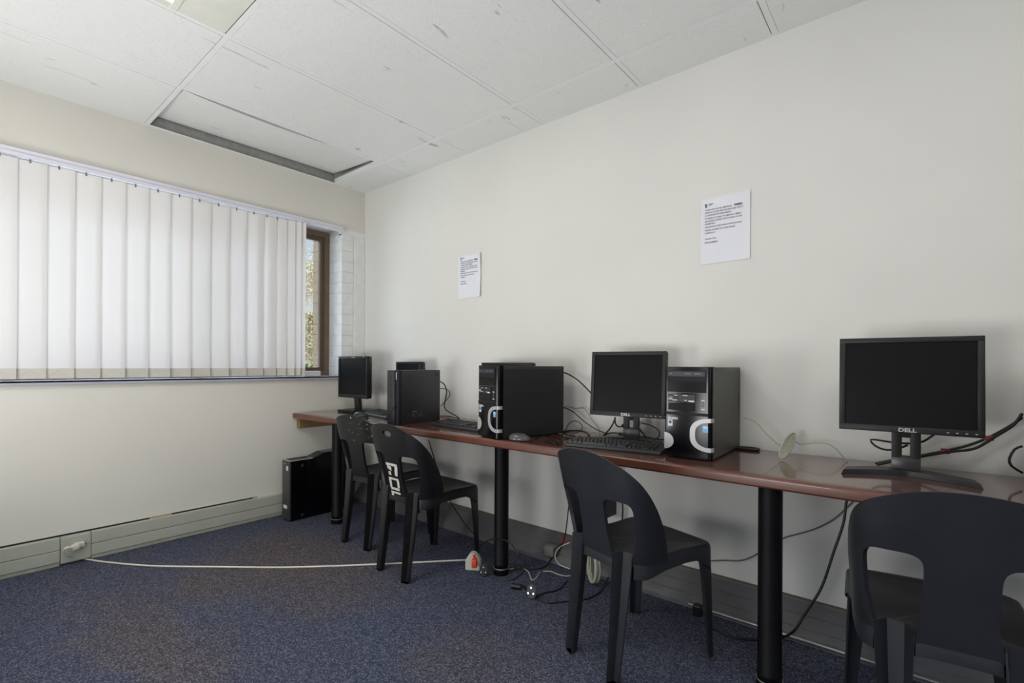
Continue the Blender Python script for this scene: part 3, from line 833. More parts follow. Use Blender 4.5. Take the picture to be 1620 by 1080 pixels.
sp.append([(.0, .622), (.004, .618), (.007, .625), (.003, .629)])
for q in sp[-1:] + sp[:28]: on_shell([q], lf, c1, 'paint_speck', 'paint_white')
# ---------------------------------------------------------------- papers
TXT = ["THERE WILL BE NO SMOKING", "DURING CLASS PERIODS BECAUSE THIS IS", "A LEARNING ENVIRONMENT.", "IF THERE IS A NEED TO SMOKE, IT MUST", "BE DONE OUTSIDE THE SCHOOL WHEN", "PROMPTED.", "AND SHOULD BE DONE AFTER SCHOOL.", "PLEASE ADHERE TO THESE RULES", "CAREFULLY.", "THANK YOU", "MANAGEMENT"]
TZ = [.232, .2195, .207, .193, .1805, .168, .154, .1395, .127, .100, .084]
def paper(x, z, w_, h_, label, curl, skew=0.0):
    t = empty('paper_notice', (x, -0.001, z), label, 'notice', rz=0)
    bm = bmesh.new(); NX = 14; NZ = 10; G_ = []
    for i in range(NX + 1):
        row = []
        for j in range(NZ + 1):
            u, v = i / NX, j / NZ
            y = -.0012 - curl * (max(0, u - .78) / .22) ** 2 * (.5 + .5 * abs(2 * v - 1)) - .0012 * math.sin(u * 5 + v * 3) ** 2 - curl * .25 * max(0, .18 - u) / .18
            row.append(bm.verts.new((u * w_ + skew * v, y, v * h_ + .004 * u)))
        G_.append(row)
    for i in range(NX):
        for j in range(NZ): bm.faces.new((G_[i][j], G_[i + 1][j], G_[i + 1][j + 1], G_[i][j + 1]))
    bmesh.ops.recalc_face_normals(bm, faces=bm.faces)
    new_obj('sheet', bm, 'paper', t)
    k_ = w_ / .213
    for s, zz in zip(TXT, TZ):
        textmesh('printed_line', s, .0088, 'ink', t, Matrix.Translation((.020, -.0040, zz + .012)) @ UPY, sx=.99 * k_, bold=.00002, ext=.0001)
    textmesh('printed_word', 'WEED', .0125, 'ink', t, Matrix.Translation((.020 + .126 * k_, -.0040, .232 + .012)) @ UPY, sx=1.0 * k_, bold=.0004, ext=.0001)
    bm = bmesh.new()
    box(bm, .022, .026, -.0042, -.0038, .262, .276); box(bm, .026, .030, -.0042, -.0038, .264, .268); box(bm, .019, .024, -.0042, -.0038, .27, .273)
    box(bm, .024, .029, -.0042, -.0038, .272, .2745); box(bm, .020, .030, -.0042, -.0038, .259, .2612)
    box(bm, .036, .056, -.0042, -.0038, .271, .2735); box(bm, .036, .050, -.0042, -.0038, .266, .2675)
    new_obj('crest', bm, 'ink', t)
paper(2.701, 1.533, .212, .298, 'white printed notice higher and nearer on the right wall, above the two square monitors', .004)
paper(1.102, 1.507, .209, .282, 'white printed notice farther along the wall, above the row of computers by the window', .012)

# ---------------------------------------------------------------- monitors
def monitor(x, y, z0, rz, W, Hh, label, kind, tilt=0.0, base=None, group='square monitors on the desk'):
    """screen panel centre at local origin (x,y); z0 = bottom of the panel above the desk"""
    zb = deskz(x)
    t = empty('monitor', (x, y, zb), label, 'monitor', rz=math.radians(rz), group=group, tilt=True)
    T = Matrix.Translation((0, 0, z0)) @ Matrix.Rotation(-math.radians(tilt), 4, 'X')
    b_ = .017 if kind == 'dell' else .016
    bb = .021 if kind == 'dell' else .024
    bm = bmesh.new()
    dp = .020
    box(bm, -W / 2, W / 2, -dp, -.004, 0, bb, bev=.002); box(bm, -W / 2, W / 2, -dp, -.004, Hh - b_, Hh, bev=.002)
    box(bm, -W / 2, -W / 2 + b_, -dp, -.004, bb - .002, Hh - b_ + .002, bev=.0015); box(bm, W / 2 - b_, W / 2, -dp, -.004, bb - .002, Hh - b_ + .002, bev=.0015)
    bmesh.ops.transform(bm, matrix=T, verts=bm.verts); new_obj('bezel', bm, 'bezel', t, smooth=True)
    bm = bmesh.new(); box(bm, -W / 2 + b_ - .001, W / 2 - b_ + .001, -dp + .005, -.006, bb - .001, Hh - b_ + .001)
    bmesh.ops.transform(bm, matrix=T, verts=bm.verts); new_obj('screen', bm, 'screen', t)
    bm = bmesh.new()
    if kind == 'dell':
        box(bm, -W / 2 + .001, W / 2 - .001, -.005, .020, .001, Hh - .001, bev=.006)
        box(bm, -W / 2 + .04, W / 2 - .04, .018, .040, .03, Hh - .03, bev=.010)
    else:
        box(bm, -W / 2 + .001, W / 2 - .001, -.005, .024, .001, Hh - .001, bev=.008)
        box(bm, -W / 2 + .03, W / 2 - .03, .020, .048, .02, Hh - .04, bev=.012)
    bmesh.ops.transform(bm, matrix=T, verts=bm.verts); new_obj('back_cover', bm, 'satin_black', t, smooth=True)
    if kind == 'dell':
        textmesh('logo', 'D\u00c9LL'.replace('\u00c9', 'E'), .0165, 'metal_light', t, T @ Matrix.Translation((0, -dp - .0004, .0042)) @ UPY, align='CENTER', bold=.0006, sx=1.25)
        bt_ = bmesh.new()
        for k in range(5):
            box(bt_, W * .26 + k * .0215, W * .26 + k * .0215 + .006, -dp - .001, -dp, .0085, .0115, bev=.0005)
        bmesh.ops.transform(bt_, matrix=T, verts=bt_.verts); new_obj('button_row', bt_, 'metal_light', t)
        # neck with an opening
        yn = .062
        bm = bmesh.new(); nw = .038; hz = z0 + .07
        box(bm, -nw, -nw * .28, yn - .007, yn + .007, .010, hz, bev=.002); box(bm, nw * .28, nw, yn - .007, yn + .007, .010, hz, bev=.002)
        box(bm, -nw, nw, yn - .0068, yn + .0068, .010, .062, bev=.002); box(bm, -nw, nw, yn - .0068, yn + .0068, z0 - .022, hz, bev=.002)
        box(bm, -.03, .03, yn - .030, yn + .005, z0 + .09 - .05, z0 + .09, bev=.004)
        box(bm, -nw, nw, yn - .0072, yn + .0072, .004, .055, bev=.001, mi=1)
        new_obj('neck', bm, 'bezel', t, smooth=True, mats=['bezel', 'neck_grey'])
        # boomerang base: two arms sweeping forward
        bm = bmesh.new(); n_ = 20; top = []; bot = []
        outl = []
        for k in range(n_ + 1):
            u = -1 + 2 * k / n_; outl.append((u * .172, .022 - .085 * abs(u) ** 1.5, ))
        for k in range(n_, -1, -1):
            u = -1 + 2 * k / n_; outl.append((u * .166, .104 - .100 * abs(u) ** 1.5))
        lo = [bm.verts.new((px, py, .0005)) for px, py in outl]; hi = [bm.verts.new((px * .965, py * .94 + .002, .0175 - .003 * abs(px) / .17)) for px, py in outl]
        N2 = len(outl)
        for k in range(n_):
            bm.faces.new((lo[k], lo[k + 1], lo[N2 - 2 - k], lo[N2 - 1 - k])); bm.faces.new((hi[k], hi[k + 1], hi[N2 - 2 - k], hi[N2 - 1 - k]))
        for k in range(N2): bm.faces.new((lo[k], lo[(k + 1) % N2], hi[(k + 1) % N2], hi[k]))
        box(bm, -.05, .05, .030, .088, .004, .018, bev=.006)
        new_obj('base', bm, 'satin_black', t, smooth=True, angle=30)
    else:
        bw, bd, bx = base
        bm = bmesh.new(); box(bm, bx - bw / 2, bx + bw / 2, -bd * .35, bd * .65, 0.0005, .016, bev=.004); new_obj('base', bm, 'satin_black', t, smooth=True)
        bm = bmesh.new()
        prism(bm, [(.030, .012), (.055, .012), (.040, z0 + .06), (.018, z0 + .06)], 'x', bx - .030 + .02, bx + .030 + .02)
        new_obj('neck', bm, 'satin_black', t)
        if kind == 'small':
            bt_ = bmesh.new(); box(bt_, -.012, .010, -dp - .0006, -dp, Hh - .010, Hh - .0065); box(bt_, .135, .155, -dp - .0006, -dp, Hh - .009, Hh - .006)
            bmesh.ops.transform(bt_, matrix=T, verts=bt_.verts); new_obj('label_mark', bt_, 'metal_light', t)
            bt_ = bmesh.new(); box(bt_, .018, .026, -dp - .0012, -dp, Hh - .012, Hh - .004)
            bmesh.ops.transform(bt_, matrix=T, verts=bt_.verts); new_obj('sticker', bt_, 'leaf_green_sticker', t)
    return t
mat('leaf_green_sticker', (176, 200, 60), 0.5)
monitor(2.434, -0.198, .118, 7.0, .358, .304, 'square black monitor standing between the middle black tower and the tower with silver C curve', 'dell', tilt=5)
monitor(3.447, -0.262, .144, 3.0, .362, .308, 'largest-looking black monitor at the right, alone on the desk with a boomerang foot', 'dell', tilt=3)
monitor(0.262, -0.256, .106, 1.0, .372, .308, 'black monitor farthest left, beside the window corner, with a rectangular foot', 'small', base=(.205, .165, -.03))
monitor(1.655, -0.140, .065, 1.5, .372, .305, 'black monitor mostly hidden behind the middle black tower, only its top showing', 'plain', base=(.2, .17, 0))
monitor(0.740, -0.120, .090, -8.0, .330, .285, 'black monitor hidden behind the slim upright computer, only its top showing', 'plain', base=(.2, .16, 0))

# ---------------------------------------------------------------- towers
def tower(x, y, rz, label, side, group='tower computers with silver curves'):
    """front-left bottom corner at (x,y)"""
    W, Dp, Hh = .178, .412, .353
    M = Matrix.Rotation(math.radians(rz), 2)
    c = Vector((x, y)) + M @ Vector((W / 2, 0))
    t = empty('computer_tower', (c.x, c.y, deskz(c.x)), label, 'computer', rz=math.radians(rz), group=group, tilt=True)
    h = W / 2
    bm = bmesh.new(); box(bm, -h + .002, h - .002, .032, Dp, .004, Hh - .002, bev=.002)
    for sy in (.06, Dp - .04):
        for sx_ in (-h + .03, h - .03): cyl(bm, (sx_, sy, 0), (sx_, sy, .006), .009, seg=12)
    new_obj('case', bm, side, t, smooth=True)
    bm = bmesh.new(); box(bm, h - .0022, h - .0008, .036, Dp - .004, .010, Hh - .016, bev=.0006); new_obj('side_panel', bm, side, t)
    bm = bmesh.new(); box(bm, h - .0012, h - .0002, Dp - .030, Dp - .024, .17, .235, bev=.0004); new_obj('grip', bm, 'drive_groove', t)
    # front bezel with rounded vertical edges
    bm = bmesh.new(); r_ = .016; pts = [(-h, .034)]
    for k in range(7): a = PI + (PI / 2) * k / 6; pts.append((-h + .008 + .008 * math.cos(a), .008 + .008 * math.sin(a)))
    for k in range(7): a = 1.5 * PI + (PI / 2) * k / 6; pts.append((h - r_ + r_ * math.cos(a), r_ + r_ * math.sin(a)))
    pts.append((h, .034))
    prism(bm, pts, 'z', .006, Hh); fb = new_obj('front_bezel', bm, 'gloss_black', t, smooth=True, angle=50)
    bm = bmesh.new(); box(bm, -h + .010, h - .020, -.003, .002, Hh - .057, Hh - .014, bev=.001)
    o = new_obj('optical_drive', bm, 'drive_face', t)
    bm = bmesh.new(); box(bm, -h + .014, h - .024, -.0036, -.0026, Hh - .036, Hh - .018); bg_ = new_obj('drive_tray', bm, 'case_dark', o)
    bm = bmesh.new(); box(bm, -h + .014, h - .024, -.0042, -.0034, Hh - .0375, Hh - .0362); box(bm, h - .034, h - .027, -.0042, -.0034, Hh - .050, Hh - .046); new_obj('drive_slot', bm, 'drive_groove', o)
    bm = bmesh.new(); box(bm, -h + .018, -h + .030, -.0042, -.0036, Hh - .028, Hh - .025); box(bm, -.012, .012, -.0042, -.0036, Hh - .028, Hh - .0255); box(bm, .026, .050, -.0042, -.0036, Hh - .028, Hh - .025); new_obj('drive_marking', bm, 'label_grey', o)
    bm = bmesh.new(); box(bm, -h + .010, h - .020, -.0022, .002, .256, .297, bev=.001); new_obj('bay_cover', bm, 'gloss_black', t)
    bm = bmesh.new(); box(bm, -h + .010, h - .020, -.0010, .002, .2535, .2545); new_obj('bay_line', bm, 'label_grey', t)
    bm = bmesh.new(); box(bm, -h + .014, .028, -.0025, .002, .217, .247, bev=.0008); o = new_obj('card_reader', bm, 'case_dark', t)
    bm = bmesh.new()
    for a, b_, z0, z1 in ((-.052, -.038, .2415, .244), (-.018, .0, .2415, .244), (-.058, -.040, .223, .226), (-.012, -.002, .223, .2255), (.004, .026, .2195, .2245), (-.074, -.058, .226, .230), (-.070, -.058, .234, .236)):
        box(bm, a, b_, -.0032, -.0024, z0, z1)
    new_obj('reader_marking', bm, 'sticker_white', o)
    bm = bmesh.new()
    for a, b_, z0, z1 in ((-.056, -.030, .235, .2375), (-.024, .022, .235, .2375), (-.056, -.030, .229, .2315), (-.024, .022, .229, .2315)):
        box(bm, a, b_, -.0032, -.0024, z0, z1)
    new_obj('card_slot', bm, 'drive_groove', o)
    bm = bmesh.new(); box(bm, -h + .014, .028, -.0015, .002, .186, .213, bev=.0008); new_obj('reader_cover', bm, 'gloss_black', t)
    for z0 in (.2245, .191):
        bm = bmesh.new(); box(bm, .051, .064, -.002, .002, z0, z0 + .0042); new_obj('usb_port', bm, 'sticker_white', t)
    for zz in (.217, .206):
        bm = bmesh.new(); tube(bm, [(.0575 + .003 * math.cos(a * PI / 6), -.001, zz + .003 * math.sin(a * PI / 6)) for a in range(12)], .001, 6, closed=True); new_obj('audio_jack', bm, 'label_grey', t)
    bm = bmesh.new(); box(bm, -h + .003, h - .012, -.003, .002, .167, .178, bev=.002); new_obj('trim_strip', bm, 'drive_face', t)
    textmesh('brand_text', 'SAHARA', .0125, 'sticker_white', t, Matrix.Translation((-h + .013, -.0006, .1495)) @ UPY, bold=.0006, sx=.82)
    bm = bmesh.new(); box(bm, -h + .013, -h + .031, -.0008, .001, .122, .147, bev=.0003); o = new_obj('sticker', bm, 'sticker_white', t)
    bm = bmesh.new(); cyl(bm, (-h + .022, -.0012, .138), (-h + .022, -.0006, .138), .0062, seg=16); new_obj('sticker_emblem', bm, 'sticker_teal', o)
    bm = bmesh.new(); box(bm, h - .033, h - .013, -.0008, .001, .107, .133, bev=.0003); o = new_obj('sticker', bm, 'sticker_blue', t)
    bm = bmesh.new(); box(bm, h - .031, h - .015, -.0012, -.0006, .122, .130); new_obj('sticker_emblem', bm, 'sticker_white', o)
    # silver half disc, lower left
    bm = bmesh.new(); pts = [(-h - .0008, .033)]
    for k in range(17): a = -PI / 2 + PI * k / 16; pts.append((-h + .036 * math.cos(a), .065 + .032 * math.sin(a)))
    pts.append((-h - .0008, .097))
    prism(bm, pts, 'y', -.002, .012); new_obj('silver_half_disc', bm, 'silver', t, smooth=True, angle=40)
    # silver C curve wrapping round the right edge
    bm = bmesh.new(); inn, outr = [], []
    cx_, cz_ = h - .004, .097
    for k in range(25):
        a = PI / 2 + PI * k / 24; s_ = math.sin(a); c_ = math.cos(a)
        outr.append((cx_ - .076 * abs(c_) ** .95, cz_ + math.copysign(.063 * abs(s_) ** .72, s_) if abs(s_) > 1e-6 else cz_))
        inn.append((cx_ - .056 * abs(c_) ** .95, cz_ + math.copysign(.0475 * abs(s_) ** .72, s_) if abs(s_) > 1e-6 else cz_))
    F0 = [bm.verts.new((a, -.0025, z)) for a, z in outr]; F1 = [bm.verts.new((a, -.0025, z)) for a, z in inn]
    B0 = [bm.verts.new((a, .006, z)) for a, z in outr]; B1 = [bm.verts.new((a, .006, z)) for a, z in inn]
    for k in range(24):
        bm.faces.new((F0[k], F0[k + 1], F1[k + 1], F1[k])); bm.faces.new((F0[k], B0[k], B0[k + 1], F0[k + 1])); bm.faces.new((F1[k], B1[k], B1[k + 1], F1[k + 1]))
    for zo, zi in ((outr[0][1], inn[0][1]), (outr[-1][1], inn[-1][1])):
        z0, z1 = min(zo, zi), max(zo, zi)
        pa = [(cx_ - .001, -.0025), (h - .003, -.0022)] + [(h - r_ + .003 + (r_ + .0005) * math.cos(a), r_ + (r_ + .0005) * math.sin(a) - .001) for a in (1.62 * PI, 1.75 * PI, 1.88 * PI, 2 * PI)] + [(h + .0012, .028)]
        pin = [(p[0] - .003, p[1] + .004) for p in pa]
        prism(bm, pa + pin[::-1], 'z', z0, z1)
    new_obj('silver_curve', bm, 'silver', t, smooth=True, angle=30)
    return t
tower(2.710, -0.428, 1.2, 'black tower with a silver C curve standing right of the middle keyboard and monitor', 'case_grey')
# front-left corner of the middle tower
tower(1.776, -0.512, -16.0, 'black tower with silver C curve at mid desk, a grey mouse beside its flank', 'case_side_black')
tower(3.752, -0.425, 0.0, 'black tower at the right edge of the photo, only its left edge showing', 'case_side_black')

# slim computer standing upright
x0, y0_ = 1.056, -0.541
t = empty('slim_computer', (x0, y0_, deskz(x0 + .05)), 'slim dark grey computer standing upright, four round feet on its broad side', 'computer', rz=math.radians(7.0), tilt=True)
W, Dp, Hh = .098, .362, .322
bm = bmesh.new(); box(bm, .002, W, .020, Dp, .0005, Hh, bev=.002); new_obj('case', bm, 'case_dark', t, smooth=True)
bm = bmesh.new(); box(bm, 0, .062, 0, .030, .0005, Hh, bev=.004); new_obj('front_panel', bm, 'case_dark', t, smooth=True)
bm = bmesh.new(); box(bm, .062, .070, .010, .03, .004, Hh - .004); new_obj('drive_recess', bm, 'drive_groove', t)
bm = bmesh.new(); box(bm, .070, W, .0, .030, .0005, Hh, bev=.003); o = new_obj('port_strip', bm, 'drive_face', t, smooth=True)
bm = bmesh.new(); box(bm, .074, .081, -.0008, .001, Hh - .055, Hh - .012); new_obj('front_label', bm, 'silver', o)
bm = bmesh.new()
for zz in (Hh - .075, Hh - .095, .085, .070): box(bm, .080, .088, -.0008, .001, zz - .006, zz + .006)
new_obj('port', bm, 'drive_groove', o)
bm = bmesh.new(); tube(bm, [(.080, -.002, .105), (.080, -.014, .105), (.072, -.024, .102)], .005, 8); new_obj('plug', bm, 'black', o, smooth=True)
bm = bmesh.new()
for zz in (Hh - .04, Hh - .09, Hh - .155): cyl(bm, (.036, .001, zz), (.036, -.0008, zz), .005, seg=12)
new_obj('button', bm, 'drive_face', t)
for yy_, zz in ((.075, Hh - .032), (.325, Hh - .030), (.080, .045), (.325, .040)):
    bm = bmesh.new(); cyl(bm, (W - .001, yy_, zz), (W + .004, yy_, zz), .010, .008, seg=16); cyl(bm, (W + .0035, yy_, zz), (W + .0042, yy_, zz), .004, seg=8); new_obj('foot', bm, 'satin_black', t, smooth=True)
bm = bmesh.new(); rnd = random.Random(9)
box(bm, W - .001, W + .0006, .112, .152, .070, .074)
for k in range(26):
    a = rnd.uniform(.110, .225); z = rnd.uniform(.036, .076) if a > .16 else rnd.uniform(.036, .066)
    box(bm, W - .001, W + .0006, a, a + rnd.uniform(.003, .012), z, z + rnd.uniform(.001, .004))
new_obj('rating_label', bm, 'label_grey', t)

# tower on the floor
t = empty('floor_computer', (0.124, -0.715, 0), 'black computer standing on the carpet under the window end of the desk', 'computer')
W = .104; Dp = .44
bm = bmesh.new(); prism(bm, [(0, .004), (0, .408), (.155, .408), (.24, .438), (Dp, .438), (Dp, .004)], 'x', .001, W - .001)
for sx_ in (.02, .08):
    for sy in (.04, .4): cyl(bm, (sx_, sy, 0), (sx_, sy, .006), .008, seg=10)
new_obj('case', bm, 'gloss_black', t)
bm = bmesh.new(); box(bm, 0, W, -.012, .002, .012, .411, bev=.004); new_obj('front_panel', bm, 'case_grey', t, smooth=True)
bm = bmesh.new()
box(bm, 0, W, -.010, .158, .4075, .4125, bev=.0015); new_obj('silver_rim', bm, 'silver', t, smooth=True)
bm = bmesh.new(); box(bm, .012, W - .012, .002, .148, .4122, .4135); new_obj('top_vent', bm, 'drive_groove', t)
bm = bmesh.new(); box(bm, .062, .088, -.0128, -.0115, .345, .375, bev=.0003); box(bm, .025, .075, -.0128, -.0115, .085, .108, bev=.0003); new_obj('sticker', bm, 'sticker_white', t)
bm = bmesh.new(); box(bm, .022, .050, -.0128, -.0115, .385, .391); new_obj('label_mark', bm, 'metal_light', t)
bm = bmesh.new()
for zz in (.37, .03): box(bm, W - .002, W + .0006, .07, .09, zz - .01, zz + .01, bev=.0003)
new_obj('side_catch', bm, 'case_dark', t)

# ---------------------------------------------------------------- keyboards
ROWS = [[0, 1.5, 1, 1, 1, 1.5, 1, 1, 1, 1.5, 1, 1, 1], None]
def key_layout():
    K = []; u = .0183
    def row(z, items):
        x = 0
        for it in items:
            if it < 0: x += -it; continue
            K.append((x * u, z, it * u)); x += it
    row(5.4, [1, -1, 1, 1, 1, 1, -.5, 1, 1, 1, 1, -.5, 1, 1, 1, 1, -.25, 1, 1, 1])
    row(4.1, [1] * 13 + [2, -.25, 1, 1, 1, -.25, 1, 1, 1, 1])
    row(3.1, [1.5] + [1] * 12 + [1.5, -.25, 1, 1, 1, -.25, 1, 1, 1])
    row(2.1, [1.75] + [1] * 11 + [2.25, -3.5, 1, 1, 1])
    row(1.1, [2.25] + [1] * 10 + [2.75, -1.25, 1, -1.25, 1, 1, 1])
    row(0.1, [1.25, 1.25, 1.25, 6.25, 1.25, 1.25, 2.5, -.25, 1, 1, 1, -.25, 2, 1])
    return K, u
def keyboard(x, y, rz, label, span=None):
    """front-left corner at (x,y)"""
    t = empty('keyboard', (x, y, deskz(x + .2) + .0005), label, 'keyboard', rz=math.radians(rz), group='black keyboards on the desk', tilt=True)
    L, Dk = .42, .152
    bm = bmesh.new()
    prism(bm, [(0, 0), (0, .009), (.008, .014), (Dk - .006, .026), (Dk, .022), (Dk, 0)], 'x', 0, L)
    bmesh.ops.bevel(bm, geom=list(bm.edges), offset=.0015, segments=1, affect='EDGES')
    new_obj('keyboard_base', bm, 'keyboard_body', t)
    K, u = key_layout(); sc_ = (L - .02) / (22.5 * u)
    kk = []
    proto = {}
    for (kx, kr, kw) in K:
        key = round(kw, 4)
        if key not in proto:
            bm = bmesh.new(); w_ = kw * sc_ - .0024; d = .0150; i_ = .0018
            lo = [bm.verts.new(p) for p in ((0, 0, 0), (w_, 0, 0), (w_, d, 0), (0, d, 0))]; hi = [bm.verts.new(p) for p in ((i_, i_ * .7, .0075), (w_ - i_, i_ * .7, .0075), (w_ - i_, d - i_, .0085), (i_, d - i_, .0085))]
            bm.faces.new(hi)
            for k in range(4): bm.faces.new((lo[k], lo[(k + 1) % 4], hi[(k + 1) % 4], hi[k]))
            o = new_obj('key', bm, 'key', t); proto[key] = o
        else:
            o = proto[key].copy(); COL.objects.link(o); o.parent = t
        ky = .013 + kr * .0188 * .98
        o.location = (.010 + kx * sc_, ky, .0138 + (ky - .008) * .087)
        kk.append(o)
    return t
keyboard(2.276, -0.482, 7.5, 'black keyboard in front of the middle square monitor, its right end behind the tower')
keyboard(1.276, -0.392, -5.0, 'black keyboard between the slim upright computer and the middle tower')
keyboard(0.420, -0.300, -11.5, 'black keyboard farthest left, behind the slim computer near the window')

# mice
def mouse(x, y, rz, label, m_, flip=False):
    t = empty('mouse', (x, y, deskz(x)), label, 'mouse', rz=math.radians(rz), tilt=True)
    bm = bmesh.new(); r_ = bmesh.ops.create_uvsphere(bm, u_segments=24, v_segments=14, radius=1)
    for v in bm.verts:
        p = v.co.copy(); z = max(p.z, -.12)
        v.co = Vector((p.x * .031 * (1 - .12 * p.y), p.y * .056, .004 + (z + .12) * .030 * (1 - .18 * p.y)))
    new_obj('body', bm, m_, t, smooth=True, angle=60)
    bm = bmesh.new(); cyl(bm, (-.0035, .022, .028), (.0035, .022, .028), .008, seg=16); new_obj('scroll_wheel', bm, 'drive_groove', t, smooth=True)
    bm = bmesh.new(); tube(bm, [(0, .012, .0345), (0, .03, .031), (0, .048, .021)], .0007, 6); new_obj('button_line', bm, 'drive_groove', t)
    return t
mouse(2.036, -0.500, -72, 'grey and silver mouse beside the middle tower, cables tangled behind it', 'mouse_grey')
mouse(0.609, -0.425, -60, 'black mouse farthest left, in front of the keyboard by the window', 'satin_black')

